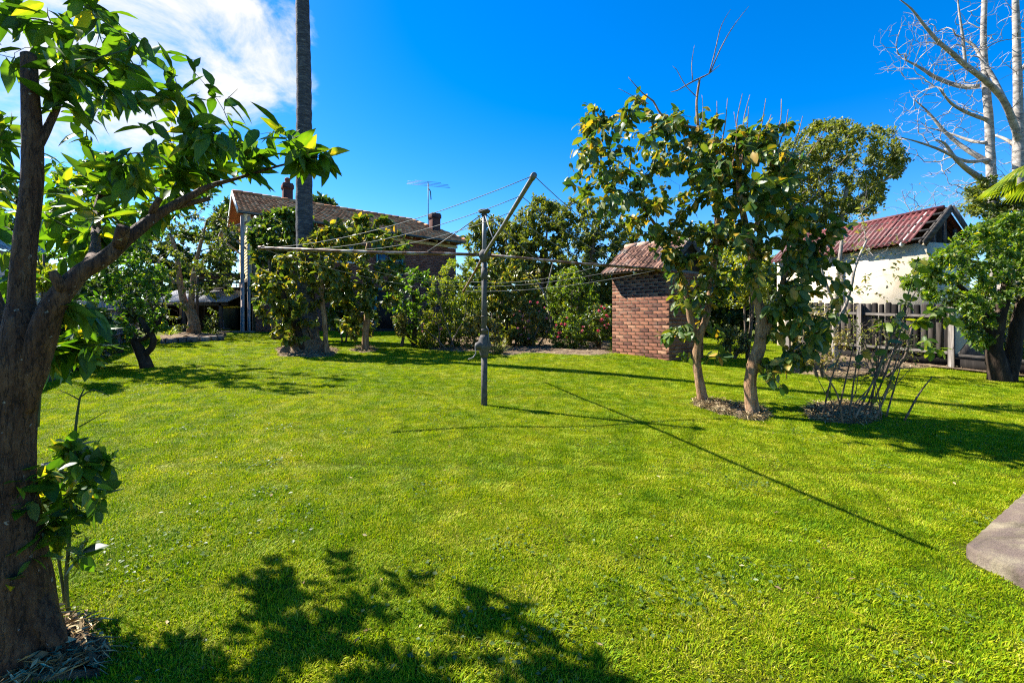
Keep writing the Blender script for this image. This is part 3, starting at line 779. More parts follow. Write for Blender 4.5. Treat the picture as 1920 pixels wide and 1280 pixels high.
for (o_, sd, sn, uu, cnt) in ((e0, slope_d, slope_n, u_, 1), (e0b + u_ * rw, sdb, snb, -u_, 1)):
    for rI in range(nrow):
        for cI in range(ncol):
            c = o_ + uu * (cI * tw) + sd * (rI * tl - .02) + sn * (.012 + rb.normal() * .003)
            dd = unit(sd - sn * .08 + uu * rb.normal() * .008)
            mw = Matrix(((uu[0] * tw, dd[0] * (tl + .05), sn[0] * .26, c[0]), (uu[1] * tw, dd[1] * (tl + .05), sn[1] * .26, c[1]), (uu[2] * tw, dd[2] * (tl + .05), sn[2] * .26, c[2]), (0, 0, 0, 1)))
            inst('roof_tile', tps[int(rb.integers(8))], mw, rfo)
rg = e0 + v_ * (half + ov) + up * rise
for k in range(5):
    a = rg + u_ * (k * rw / 5 - .01); b = rg + u_ * ((k + 1) * rw / 5 + .02)
    m_ = MB(); tube(m_, [a + up * (.005 + .006 * (k % 2)), b + up * (.012 - .006 * (k % 2))], .085, 10, t=rb.random()); m_.build('ridge_tile', M['tile'], rfo, True)
for s_ in (-.06, wl / 2, wl + .06):
    m_ = MB(); beam(m_, A + u_ * s_ + nO * (ov - .02) + up * (Hh - .10), A + u_ * s_ - nO * .3 + up * (Hh + .2), .045, .09); m_.build('rafter_tail', M['white' if 0 < s_ < wl else 'timber'], oh)
for s_, mt in ((-.13, 'timber'), (wl + .13, 'timber_h')):
    b0 = A + u_ * s_ + nO * (ov + .01) + up * (Hh - .1); pk = A + u_ * s_ + v_ * half + up * (Hh - .1 + rise)
    m_ = MB(); beam(m_, b0, pk, .022, .13); beam(m_, pk, b0 + v_ * (2 * (half + ov)), .022, .13); m_.build('barge_board', M[mt], oh)
m_ = MB()
for s_ in (.03, wl - .03):
    a = A + u_ * s_; V = np.array([a + up * (Hh - .03), a + v_ * dep + up * (Hh - .03), a + v_ * half + up * (Hh + half * math.tan(pit) - .05)]); V = np.vstack([V - u_ * .02, V + u_ * .02])
    m_.add(V, np.array([[0, 1, 2], [5, 4, 3]])); m_.F.append(np.array([[0, 3, 4, 1], [1, 4, 5, 2], [2, 5, 3, 0]]) + (m_.n - 6)); m_.M.append(np.zeros(3, int))
m_.build('gable_infill', M['dark_void'], oh)
# pale dish seen over the outhouse roof
dp = at(1281, 486, 13.2)
ds = thing('satellite_dish', dp - [0, 0, .5], 'pale blue grey dish glimpsed through leaves above the outhouse roof', 'dish')
m_ = MB(); dn = unit(np.array([-.35, -.9, .25])); lathe(m_, dp, [(0, -.02), (.12, -.012), (.24, .01), (.33, .045), (.335, .05), (.325, .06), (.2, .02), (0, .0)], 22, axis=dn); m_.build('reflector', M['dish'], ds, True)
m_ = MB(); tube(m_, [dp - dn * .02, dp - dn * .1 - up * .1, dp - dn * .1 - up * .75], .02, 8); m_.build('mast', M['galv'], ds, True)
m_ = MB(); tube(m_, [dp + dn * .02 - up * .3, dp + dn * .38 - up * .02], .009, 6); tube(m_, [dp + dn * .38 - up * .02, dp + dn * .3 ], .03, 8); m_.build('feed_arm', M['galv'], ds, True)

# ================================================================== TILED HOUSE
d_ = unit(np.array([.82, .57, 0])); q_ = np.array([-d_[1], d_[0], 0]); E0 = np.array([-11.25, 20.2, 0.0])
LH = 10.6
def hp(t, q, z): return E0 + d_ * t + q_ * q + up * z
zeL, zeR = 6.0, 5.72
zev = lambda t: zeL + (zeR - zeL) * t / LH
zg0 = .85
hs = thing('house', hp(0, 0, zg0), 'two storey brown brick house with long tiled roof behind the garden trees', 'house')
mb = MB(); addbox(mb, hp(LH / 2, .45 + 2.5, (zg0 + 5.55) / 2 - .1), LH - .7, 4.98, 5.55 - zg0 - .1, ax=d_, az=up); hw = mb.build('wall', M['mortar'], hs)
mb = MB(); z = zg0
k = 0
while z < 5.5:
    x = .36 - (.12 if k % 2 else 0)
    while x < LH - .37:
        a = max(x, .36); b = min(x + .23, LH - .36); x += .24
        if b - a > .03: addbox(mb, hp((a + b) / 2, .448 + rb.normal() * .003, z + .04), b - a, .04, .0745, ax=d_, az=up, t=np.clip(rb.normal(.5, .2), 0, 1))
    z += .086; k += 1
mb.build('brickwork', M['brick_dark'], hw, kind='stuff')
# roof slope: courses of barrel tiles
EL, ER = hp(-.25, -.1, zeL), hp(LH + .1, -.1, zeR); RL, RR = hp(-.25, 2.55, 7.32), hp(8.55, 2.55, 7.08)
mb = MB(); ncs = 12; ntile = 52; per = 4
base_n = unit(np.cross(ER - EL, RL - EL)); base_n = base_n if base_n[2] > 0 else -base_n
for c in range(ncs):
    f0, f1 = c / ncs - .012, (c + 1) / ncs + .02
    w_ = np.linspace(0, 1, ntile * per + 1)
    l0, r0 = EL + (RL - EL) * f0, ER + (RR - ER) * f0; l1, r1 = EL + (RL - EL) * f1, ER + (RR - ER) * f1
    ph = np.abs(np.sin(w_ * ntile * np.pi)) ** .7 * .05
    P0 = l0 + (r0 - l0) * w_[:, None] + base_n * (ph + .045)[:, None]; P1 = l1 + (r1 - l1) * w_[:, None] + base_n * (ph + .0)[:, None]
    Pb = l0 + (r0 - l0) * w_[:, None] + base_n * 0.0
    tv = np.repeat(rb.random(ntile), per); tv = np.append(tv, tv[-1]); m1 = len(w_); ii = np.arange(m1 - 1)
    mb.add(np.vstack([Pb, P0, P1]), np.concatenate([np.stack([ii, ii + 1, m1 + ii + 1, m1 + ii], -1), np.stack([m1 + ii, m1 + ii + 1, 2 * m1 + ii + 1, 2 * m1 + ii], -1)]), np.concatenate([tv, tv, tv]))
mb2 = MB(); RB = hp(LH + .1, 5.2, zeR); LB = hp(-.25, 5.2, zeL)
mb2.add(np.array([EL, ER, RR, RL]) - base_n * .03, np.array([[0, 1, 2, 3]])); mb2.add(np.array([ER, RB, RR]), np.array([[0, 1, 2]])); mb2.add(np.array([LB, RB, RR, RL]), np.array([[0, 3, 2, 1]]))
hr = mb2.build('roof', M['tile_old'], hs)
mb.build('roof_tiles', M['tile_old'], hr, kind='stuff')
for (a, b, n_) in ((RL, RR, 22), (RR, ER, 9)):
    mb = MB()
    for k in range(n_):
        tube(mb, [a + (b - a) * (k / n_) + up * .05, a + (b - a) * ((k + 1.08) / n_) + up * .075], .1, 8, t=rb.random())
    mb.build('ridge_capping', M['tile_old'], hr, True)
# eaves
mb = MB(); beam(mb, EL + up * -.06 - q_ * .04, ER + up * -.06 - q_ * .04, .1, .11, bev=.02); mb.build('gutter', M['gutter'], hs)
mb = MB(); beam(mb, hp(0.3, .36, zev(0) - .25), hp(LH - .3, .36, zev(LH) - .25), .03, .16); mb.build('fascia', M['cream'], hs)
for k in range(15):
    t_ = .5 + k * .7; mb = MB(); beam(mb, hp(t_, -.03, zev(t_) - .14), hp(t_, .5, zev(t_) + .02), .06, .1); mb.build('rafter_end', M['cream'], hs)
mb = MB(); beam(mb, EL + np.array([0, 0, -.02]) - d_ * .02, RL + up * .0 - d_ * .02, .03, .2); beam(mb, RL - d_ * .02, LB - d_ * .02, .03, .2); mb.build('barge_board', M['white'], hs)
# left gable end: cream boards, hood, posts
mb = MB(); z = 3.3; k = 0
while z < 7.1:
    a, b = .42, 5.3
    if z > 5.7:
        s_ = (z - 5.7) / 1.5; a, b = .42 + s_ * 2.1, 5.3 - s_ * 2.7
    addbox(mb, hp(.31 + .0, (a + b) / 2, z + .075), .03, b - a, .165, ax=unit(d_ + up * .12), ay=q_, az=unit(up - d_ * .12), t=rb.random()); z += .15
mb.build('weatherboards', M['cream'], hs, kind='stuff')
for (t_, q2, w2, mt) in ((-.08, .05, .14, 'timber_post'), (.16, .02, .11, 'timber_post')):
    mb = MB(); addbox(mb, hp(t_, q2, (zg0 + 5.85) / 2), w2, w2, 5.85 - zg0, ax=d_, az=up, bev=.01); mb.build('veranda_post', M[mt], hs)
mb = MB(); tube(mb, [hp(.36, -.02, 5.85), hp(.36, .0, zg0)], .045, 10); mb.build('downpipe', M['gutter'], hs, True)
mb = MB(); beam(mb, hp(.1, 1.2, 5.62), hp(-.85, 1.2, 5.12), 2.2, .05, up=up); mb.build('hood_roof', M['timber_post'], hs)
for q2 in (.15, 2.2):
    mb = MB(); beam(mb, hp(.1, q2, 5.08), hp(-.8, q2, 5.08), .07, .09); beam(mb, hp(.08, q2, 4.45), hp(-.6, q2, 5.02), .07, .07); beam(mb, hp(-.72, q2, 5.1), hp(-.72, q2, 4.75), .07, .07); mb.build('hood_bracket', M['timber_post'], hs)
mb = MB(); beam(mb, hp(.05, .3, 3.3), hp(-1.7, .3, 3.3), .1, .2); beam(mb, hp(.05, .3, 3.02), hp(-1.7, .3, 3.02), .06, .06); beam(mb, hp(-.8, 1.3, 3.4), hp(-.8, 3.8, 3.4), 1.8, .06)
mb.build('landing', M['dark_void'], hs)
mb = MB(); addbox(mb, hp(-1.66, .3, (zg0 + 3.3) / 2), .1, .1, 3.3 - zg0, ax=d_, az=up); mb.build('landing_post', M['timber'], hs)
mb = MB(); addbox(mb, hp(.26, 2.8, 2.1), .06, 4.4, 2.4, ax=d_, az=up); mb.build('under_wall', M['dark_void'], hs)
# windows and door on the garden front
def window(t0, t1, z0, z1, mt, cols=2):
    mb = MB()
    for (a, b, c, e) in ((t0 - .06, t1 + .06, z1, z1 + .08), (t0 - .06, t1 + .06, z0 - .08, z0), (t0 - .07, t0, z0 - .079, z1 + .079), (t1, t1 + .07, z0 - .079, z1 + .079)):
        addbox(mb, hp((a + b) / 2, .40, (c + e) / 2), b - a, .09, e - c, ax=d_, az=up)
    for k in range(1, cols): addbox(mb, hp(t0 + (t1 - t0) * k / cols, .405, (z0 + z1) / 2), .05, .06, z1 - z0, ax=d_, az=up)
    addbox(mb, hp((t0 + t1) / 2, .406, z0 + (z1 - z0) * .5), t1 - t0, .055, .045, ax=d_, az=up)
    w = mb.build('window', M[mt], hs)
    for k in range(cols):
        m_ = MB(); addbox(m_, hp(t0 + (t1 - t0) * (k + .5) / cols, .424, (z0 + z1) / 2), (t1 - t0) / cols - .03, .015, z1 - z0, ax=d_, az=up); m_.build('pane', M['glass'], w)
window(3.35, 4.75, 4.25, 5.45, 'white', 3); window(5.85, 7.1, 3.8, 5.15, 'teal', 2); window(1.3, 2.5, 4.2, 5.4, 'white', 2)
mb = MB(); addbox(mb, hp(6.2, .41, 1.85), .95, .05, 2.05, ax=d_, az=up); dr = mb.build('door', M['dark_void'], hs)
mb = MB()
for a in (5.72, 6.68): addbox(mb, hp(a, .38, 1.86), .12, .09, 2.2, ax=d_, az=up)
addbox(mb, hp(6.2, .38, 3.0), 1.08, .09, .1, ax=d_, az=up); mb.build('door_frame', M['teal'], dr)
mb = MB()
for k in range(9): addbox(mb, hp(6.95, .36, .95 + k * .22), .42, .03, .05, ax=d_, az=up)
for k in range(3): addbox(mb, hp(6.8 + k * .17, .385, 1.85), .04, .025, 2.0, ax=d_, az=up)
mb.build('lattice', M['teal'], hs)
mb = MB(); addbox(mb, hp(6.3, -.15, .92), 2.4, 1.2, .22, ax=d_, az=up, bev=.01); mb.build('door_step', M['dark_void'], hs)
# chimneys
def chimney(px, ybase, ytop, wpx, Y, pot, mt):
    c = at(px, ytop, Y); zb = at(px, ybase, Y)[2] - .5; w = wpx / F * Y * .78
    mb = MB(); addbox(mb, [c[0], c[1], (zb + c[2]) / 2], w, w * .95, c[2] - zb, ax=d_, az=up, bev=.01)
    addbox(mb, [c[0], c[1], c[2] - .14], w + .09, w * .95 + .09, .22, ax=d_, az=up, bev=.015)
    addbox(mb, [c[0], c[1], c[2] + .0], w + .02, w * .95 + .02, .08, ax=d_, az=up, bev=.01)
    ch = mb.build('chimney', M[mt], hr)
    mb = MB(); addbox(mb, at(px, ybase, Y) + up * .0, w + .2, w + .2, .06, ax=d_, az=unit(up + base_n * .5)); mb.build('flashing', M['lead'], ch)
    if pot:
        mb = MB(); lathe(mb, c + up * .03, [(.15, 0), (.13, .08), (.11, .14), (.14, .2), (.12, .27), (.08, .3), (0, .3)], 14); mb.build('chimney_pot', M['terracotta'], ch, True)
    return ch
chimney(539, 377, 346, 21, 23.9, True, 'brick_dark')
chimney(815, 445, 402, 21, 26.6, False, 'brick_dark')
# aerial
ab = at(803, 426, 26.3); at_ = at(803, 343, 26.3)
tv = thing('tv_antenna', ab, 'thin television aerial on a tall mast beside the right chimney of the tiled roof', 'antenna')
mb = MB(); tube(mb, [ab - up * .15, at_], .022, 8); mb.build('mast', M['galv'], tv, True)
bdir = unit(np.array([.12, -1, 0])); ed = unit(np.array([1, .12, -.06]))
mb = MB(); tube(mb, [at_ - bdir * .45 - up * .05, at_ + bdir * .45 - up * .05], .015, 6); mb.build('boom', M['galv'], tv, True)
for k, L_ in enumerate((1.2, 1.15, 1.1, .7)):
    mb = MB(); c = at_ + bdir * (-.4 + k * .27) - up * .05; tube(mb, [c - ed * L_, c + ed * L_], .011, 5); mb.build('element', M['galv'], tv, True)
mb = MB(); tube(mb, [at_ + up * -.3, at_ + up * -.45 + ed * .12, at_ + up * -.9 + ed * .15], .03, 6); mb.build('junction_box', M['cast'], tv, True)
# wheelie bin, low wall, apron
bb = onground(*at(437, 590, 21.4)[:2]); bb[2] += .03
bn = thing('wheelie_bin', bb, 'dark wheelie bin with yellow lid behind the low wall under the house landing', 'bin')
mb = MB(); V = np.array([[sx * w, sy * w * 1.2, z] for z, w in ((.08, .22), (.95, .28)) for sx, sy in ((-1, -1), (1, -1), (1, 1), (-1, 1))]) + bb
mb.add(V, np.array([[0, 1, 5, 4], [1, 2, 6, 5], [2, 3, 7, 6], [3, 0, 4, 7], [3, 2, 1, 0]])); mb.build('body', M['bin'], bn)
mb = MB(); addbox(mb, bb + [0, -.01, 1.0], .62, .74, .09, bev=.03); mb.build('lid', M['yellow'], bn)
for s_ in (-.2, .2):
    mb = MB(); tube(mb, [bb + [s_ - .03, .27, .1], bb + [s_ + .03, .27, .1]], .1, 12); mb.build('wheel', M['bin'], bn, True)
mb = MB(); tube(mb, [bb + [-.25, .38, .95], bb + [.25, .38, .95]], .018, 6); mb.build('handle', M['bin'], bn, True)
w0 = gp(418, 619); w1 = gp(458, 619)
lw = thing('low_wall', w0, 'low dark grey board wall in front of the wheelie bin', 'wall')
mb = MB()
for k in range(3): addbox(mb, (w0 + w1) / 2 + up * (.1 + k * .15), np.linalg.norm(w1 - w0) + .1, .05, .142, ax=unit(w1 - w0), az=up, t=k / 3)
mb.build('boards', M['grey_low'], lw)
c = gp(438, 623); mb = MB(); addbox(mb, c + up * .02, 1.5, 1.1, .08, ax=d_, az=up, bev=.01)
tag(mb.build('concrete_apron', M['concrete'], loc=c), 'small pale concrete apron at the foot of the house post', 'paving')

# ================================================================== LEAN-TO WITH GREY CORRUGATED ROOF
def corr(mb, o, du, dv, n, Lu, Lv, pitch, amp, per=6, seed=0, ragged=0.0, t=0.0):
    r = np.random.default_rng(seed); k = int(Lu / pitch * per) + 1
    w_ = np.linspace(0, Lu, k); h = np.sin(w_ / pitch * 2 * np.pi) * amp
    rg_ = np.repeat(r.uniform(-ragged, ragged, k // (per * 4) + 2), per * 4)[:k] if ragged else np.zeros(k)
    Pa = o + du * w_[:, None] + n * h[:, None] + dv * rg_[:, None]; Pb = o + du * w_[:, None] + dv * Lv + n * h[:, None]
    ii = np.arange(k - 1); th = n * -.006
    mb.add(np.vstack([Pa, Pb, Pa + th, Pb + th]), np.concatenate([np.stack([ii, ii + 1, k + ii + 1, k + ii], -1), np.stack([2 * k + ii + 1, 2 * k + ii, 3 * k + ii, 3 * k + ii + 1], -1), np.stack([ii + 1, ii, 2 * k + ii, 2 * k + ii + 1], -1)]), t)
a0 = at(268, 566, 20.6); a1 = at(425, 566, 20.6); b0 = at(268, 543, 22.8); b0[0] = a0[0]
lt = thing('lean_to_shed', onground(a0[0], a0[1]), 'dark open lean-to shed with grey corrugated roof left of the house', 'shed')
dv = b0 - a0; lv = np.linalg.norm(dv); dv = unit(dv); nn2 = unit(np.cross(np.array([1., 0, 0]), dv)); Lx = a1[0] - a0[0]
for k in range(4):
    mb = MB(); corr(mb, a0 + np.array([k * Lx / 4, 0, 0]) + nn2 * (.004 * (k % 2)), np.array([1., 0, 0]), dv, nn2, Lx / 4 + .05, lv, .085, .016, seed=k); mb.build('roof_sheet', M['greyroof'], lt)
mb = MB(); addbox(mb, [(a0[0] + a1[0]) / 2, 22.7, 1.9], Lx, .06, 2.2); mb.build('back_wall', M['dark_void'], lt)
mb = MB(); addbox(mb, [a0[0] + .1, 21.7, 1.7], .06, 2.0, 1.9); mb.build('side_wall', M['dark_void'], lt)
for px_ in (272, 345, 414):
    p = at(px_, 600, 20.75); mb = MB(); addbox(mb, [p[0], p[1], 1.5], .12, .12, 1.5, bev=.01); mb.build('post', M['timber'], lt)
mb = MB(); beam(mb, a0 + [0, .12, -.1], a1 + [0, .12, -.1], .06, .12); mb.build('beam', M['timber'], lt)

# stone edging of the raised bed
s0, s1 = gp(304, 645), gp(417, 638.5)
se = thing('stone_edging', s0, 'row of low flat edging stones along the raised bed at left', 'edging')
cuts = [0, .2, .33, .55, .74, .86, 1.0]; dd = unit(s1 - s0); LL = np.linalg.norm(s1 - s0)
for k in range(6):
    a, b = cuts[k] * LL + .01, cuts[k + 1] * LL - .01; c = s0 + dd * (a + b) / 2 + up * (.05 + .012 * (k % 3))
    mb = MB(); addbox(mb, c, b - a, .3, .22, ax=unit(dd + up * rb.normal() * .02), az=up, t=rb.random(), bev=.025); mb.build('stone', M['stone'], se)

# ================================================================== RED-ROOFED SHED
R0 = np.array([11.05, 12.8, 3.5]); L0 = np.array([9.6, 17.4, 3.5]); wd_ = unit(np.array([L0[0] - R0[0], L0[1] - R0[1], 0])); wn = np.array([-wd_[1], wd_[0], 0]); wn = wn if wn[0] < 0 else -wn
Ls_ = np.linalg.norm((L0 - R0)[:2]); wv = -wn
sg = thing('rendered_shed', (R0[0], R0[1], .2), 'cream rendered shed with rusty red corrugated roof behind the paling fence', 'shed')
mb = MB(); cs = R0 + wd_ * Ls_ / 2 + wv * .87; addbox(mb, [cs[0], cs[1], 1.78], Ls_, 1.72, 3.38, ax=wd_, az=up); mb.build('wall', M['render'], sg)
ptc = math.radians(42); sd = unit(wv * math.cos(ptc) + up * math.sin(ptc)); sn = unit(np.cross(wd_, sd)); sn = sn if sn[2] > 0 else -sn
sln = 1.08 / math.cos(ptc)
eo = R0 + wn * .22 + up * -.05
for k in range(5):
    a = .24 + k * (Ls_ - .24) / 5; mb = MB()
    corr(mb, eo + wd_ * a + sn * (.05 + .005 * (k % 2)), wd_, sd, sn, (Ls_ - .24) / 5 + .06, sln, .155, .026, seed=k, ragged=.03); mb.build('roof_sheet', M['redroof'], sg)
eb = eo + wv * 2 * 1.08; sdb2 = unit(-wv * math.cos(ptc) + up * math.sin(ptc)); snb2 = unit(np.cross(sdb2, wd_)); snb2 = snb2 if snb2[2] > 0 else -snb2
mb = MB(); corr(mb, eb + wd_ * .05 + snb2 * .05, wd_, sdb2, snb2, Ls_, sln, .155, .026); mb.build('roof_sheet', M['redroof'], sg)
rdg = eo + wv * 1.08 + up * 1.08 * math.tan(ptc)
mb = MB(); tube(mb, [rdg + up * .06 + wd_ * .1, rdg + up * .06 + wd_ * Ls_], .055, 8); mb.build('ridge_cap', M['redroof'], sg, True)
for k, a in enumerate((.02, .5, 1.4, 2.3, 3.2, 4.1)):
    mb = MB(); beam(mb, eo + wd_ * a - sn * .02, eo + wd_ * a + sd * sln - sn * .02, .05, .1); mb.build('rafter', M['white'] if k > 0 else M['timber_h'], sg)
for k in range(4):
    mb = MB(); o_ = eo + sd * (sln * (k + .35) / 4) + sn * .035; beam(mb, o_ + wd_ * -.05, o_ + wd_ * Ls_, .07, .035, up=sn); mb.build('purlin', M['timber'], sg)
mb = MB(); beam(mb, eo - wd_ * .09 - up * .05, rdg - wd_ * .09 + up * .02, .03, .17); mb.build('barge_board', M['timber_h'], sg)
mb = MB(); beam(mb, rdg - wd_ * .09 + up * .02, eb - wd_ * .09 - up * .05, .03, .17); mb.build('barge_board', M['timber'], sg)
mb = MB(); V = np.array([R0 + wv * .1 + up * -.0, R0 + wv * 1.68, R0 + wv * .87 + up * .72]) + wd_ * .25; mb.add(np.vstack([V, V + wd_ * .03]), np.array([[0, 1, 2], [5, 4, 3]])); mb.build('gable_boards', M['dark_void'], sg)
for s_ in (.45, .87, 1.3):
    mb = MB(); h_ = .72 * (1 - abs(s_ - .87) / .86); p = R0 + wv * s_ + wd_ * .1; addbox(mb, p + up * (h_ / 2 - .3), .06, .09, h_ + .7, ax=wd_, az=up); mb.build('gable_stud', M['timber_h'], sg)
mb = MB(); pp = R0 + wd_ * 2.35 + wn * .05; tube(mb, [[pp[0], pp[1], .2], [pp[0], pp[1], 3.4]], .045, 8); mb.build('downpipe', M['timber_post'], sg, True)

# ================================================================== PALING FENCE AT RIGHT
P0 = gp(1785, 691); fd = unit(np.array([-.62, 1.0, 0])); fn = np.array([fd[1], -fd[0], 0]) ; fn = fn if fn[1] > 0 else -fn
fe = thing('paling_fence', P0, 'weathered paling fence coloured dark for shade with gaps in front of the cream shed', 'fence')
ppro = []
for q in range(8):
    mb = MB(); hw_ = .072; V = []
    for y_ in (-.009, .009):
        for x_, z_ in ((-hw_, 0), (hw_, 0), (hw_, .97), (hw_ * .8, 1.0), (-hw_ * .75, 1.0), (-hw_, .975)): V.append((x_, y_, z_))
    mb.add(np.array(V), np.zeros((0, 4), int), q / 7)
    mb.F.append(np.array([[0, 1, 2, 5], [6, 11, 8, 7]])); mb.M.append(np.zeros(2, int)); mb.F.append(np.array([[5, 2, 3, 4], [11, 10, 9, 8]])); mb.M.append(np.zeros(2, int))
    mb.F.append(np.array([[k, (k + 6), (k + 1) % 6 + 6, (k + 1) % 6] for k in range(6)])); mb.M.append(np.zeros(6, int))
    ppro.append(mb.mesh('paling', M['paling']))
n = 25; skip = {9}
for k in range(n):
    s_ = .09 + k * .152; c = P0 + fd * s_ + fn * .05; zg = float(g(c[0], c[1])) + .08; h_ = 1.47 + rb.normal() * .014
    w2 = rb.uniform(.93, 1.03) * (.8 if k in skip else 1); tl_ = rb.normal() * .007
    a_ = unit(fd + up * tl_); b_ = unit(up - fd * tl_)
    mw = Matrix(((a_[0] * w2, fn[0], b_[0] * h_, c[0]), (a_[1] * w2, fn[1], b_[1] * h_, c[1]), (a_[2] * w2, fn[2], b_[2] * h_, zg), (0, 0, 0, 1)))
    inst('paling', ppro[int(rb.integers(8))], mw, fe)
for zz in (1.26, .38):
    for k in range(2):
        a = P0 + fd * (k * 1.95 - (.0 if k else .05)); b = P0 + fd * ((k + 1) * 1.95)
        mb = MB(); beam(mb, [a[0], a[1], float(g(a[0], a[1])) + zz], [b[0], b[1], float(g(b[0], b[1])) + zz], .05, .08, bev=.006, t=rb.random()); mb.build('rail', M['timber_h'], fe)
a = P0 - fd * .05; b = P0 - fd * 1.6; mb = MB(); beam(mb, [a[0], a[1], float(g(*a[:2])) + .32], [b[0], b[1], float(g(*b[:2])) + .30], .06, .1, bev=.006); mb.build('rail', M['timber_h'], fe)
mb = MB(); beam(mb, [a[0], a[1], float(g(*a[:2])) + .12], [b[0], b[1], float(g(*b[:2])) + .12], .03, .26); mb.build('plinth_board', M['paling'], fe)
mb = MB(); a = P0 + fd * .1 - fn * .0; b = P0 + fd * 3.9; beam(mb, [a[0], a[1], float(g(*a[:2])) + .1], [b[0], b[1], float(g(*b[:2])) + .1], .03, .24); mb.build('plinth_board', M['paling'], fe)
for s_ in (0, 1.95, 3.9):
    c = P0 + fd * s_ - fn * .03; mb = MB(); addbox(mb, [c[0], c[1], float(g(*c[:2])) + .72], .13, .1, 1.62, ax=fd, az=up, bev=.012, t=.6); mb.build('post', M['timber'], fe)
lb = at(1835, 645, 12.4); lz = float(g(*lb[:2]))
mb = MB(); V = np.array([[lb[0] - .75, lb[1], lz], [lb[0] + .35, lb[1], lz], [lb[0] + .2, lb[1] + .25, lz + .95]]); V = np.vstack([V, V + [0.0, .025, 0]])
mb.add(V, np.array([[0, 1, 2], [5, 4, 3]])); mb.F.append(np.array([[0, 3, 4, 1], [1, 4, 5, 2], [2, 5, 3, 0]])); mb.M.append(np.zeros(3, int))
tag(mb.build('leaning_board', M['timber'], loc=(lb[0], lb[1], lz)), 'grey triangular board leaning beyond the end of the paling fence', 'board')

# ================================================================== LEFT BOUNDARY
LF0, LF1 = np.array([-7.3, 6.2, 0]), np.array([-13.2, 17.0, 0]); ld = unit(LF1 - LF0); ll = np.linalg.norm(LF1 - LF0); ln = np.array([-ld[1], ld[0], 0])
lf = thing('paling_fence', onground(*LF0[:2]), 'pale grey paling fence along the left boundary behind the big citrus trunk', 'fence')
ppl = []
for q in range(4):
    mb = MB(); addbox(mb, (0, 0, .5), .135, .018, 1, t=q / 3, bev=.004); ppl.append(mb.mesh('paling', M['paling_pale']))
for k in range(int(ll / .145)):
    c = LF0 + ld * k * .145; zg = float(g(c[0], c[1])) + .03; h_ = 1.3 + rb.normal() * .012; b_ = unit(up + ld * rb.normal() * .01)
    mw = Matrix(((ld[0], ln[0], b_[0] * h_, c[0]), (ld[1], ln[1], b_[1] * h_, c[1]), (0, 0, h_, zg), (0, 0, 0, 1)))
    inst('paling', ppl[int(rb.integers(4))], mw, lf)
for zz in (.35, 1.08):
    a, b = LF0 - ln * .04, LF1 - ln * .04
    mb = MB(); beam(mb, [a[0], a[1], float(g(*a[:2])) + zz], [b[0], b[1], float(g(*b[:2])) + zz], .045, .08); mb.build('rail', M['paling_pale'], lf)
nh = thing('neighbour_house', (-12.2, 11, .6), 'pale blue weatherboard house glimpsed beyond the left boundary fence', 'house')
mb = MB()
for k in range(16): addbox(mb, [-14.6, 10.5, .7 + k * .155], 3.9, 5, .16, ax=(1, .0, .0), t=k / 16)
nw = mb.build('wall', M['wall_blue'], nh)
mb = MB(); addbox(mb, [-12.63, 10.6, 2.2], .06, 1.2, 1.2); w = mb.build('window', M['white'], nh)
mb = MB(); addbox(mb, [-12.59, 10.6, 2.2], .02, 1.05, 1.05); mb.build('pane', M['glass'], w)
mb = MB(); corr(mb, np.array([-12.3, 7.8, 3.1]), np.array([0, 1., 0]), unit(np.array([-1, 0, .45])), unit(np.array([.45, 0, 1])), 5.4, 2.7, .12, .02); mb.build('roof', M['greyroof'], nh)
# ================================================================== FOREGROUND CITRUS
b = gp(60, 1238); Y0 = b[1]
main = P_(Y0, (46, 1262), (38, 1160), (28, 1020), (18, 900), (20, 780), (34, 690), (40, 625), (40, 560, Y0 + .02), (46, 464, Y0 + .03), (58, 366, Y0 + .05), (61, 300, Y0 + .06), (60, 241, Y0 + .07), (56, 160, Y0 + .08), (54, 104, Y0 + .1))
mainR = [.15, .108, .09, .08, .076, .078, .058, .038, .036, .034, .032, .031, .027, .025]
limbR = P_(Y0, (44, 770), (62, 690), (78, 632), (98, 575), (148, 515, Y0 + .04), (197, 484, Y0 + .08), (246, 441, Y0 + .14), (295, 403, Y0 + .22), (344, 375, Y0 + .3), (394, 349, Y0 + .38), (440, 336, Y0 + .45), (520, 312, Y0 + .5), (600, 292, Y0 + .52))
limbR_r = [.035, .046, .047, .04, .033, .029, .025, .02, .016, .012, .008, .005, .0025]
limbB = P_(Y0, (62, 285, Y0 + .06), (78, 262, Y0 + .08), (98, 222, Y0 + .12), (110, 190, Y0 + .15), (118, 142, Y0 + .18))
limbC = P_(Y0, (300, 400, Y0 + .22), (330, 388, Y0 + .3), (394, 372, Y0 + .36))
stub = P_(Y0, (222, 462, Y0 + .1), (228, 440, Y0 + .08), (232, 424, Y0 + .07))
stub2 = P_(Y0, (284, 400, Y0 + .2), (292, 384, Y0 + .19), (300, 371, Y0 + .19))
knot1 = P_(Y0, (60, 700, Y0 - .02), (84, 690, Y0 - .1), (96, 684, Y0 - .12)); knot2 = P_(Y0, (40, 610), (12, 600, Y0 - .08), (-4, 590, Y0 - .1)); knot3 = P_(Y0, (66, 300, Y0 + .05), (84, 296, Y0), (90, 292, Y0 - .01)); knot4 = P_(Y0, (120, 545, Y0), (104, 520, Y0 - .02), (98, 508, Y0 - .03))
limbD = P_(Y0, (160, 508, Y0 + .06), (178, 470, Y0 + .3), (180, 430, Y0 + .5), (182, 392, Y0 + .62), (197, 345, Y0 + .7))
limbL = P_(Y0, (20, 690, Y0), (-10, 600, Y0 + .1), (-60, 480, Y0 + .2), (-160, 330, Y0 + .35), (-260, 180, Y0 + .4))
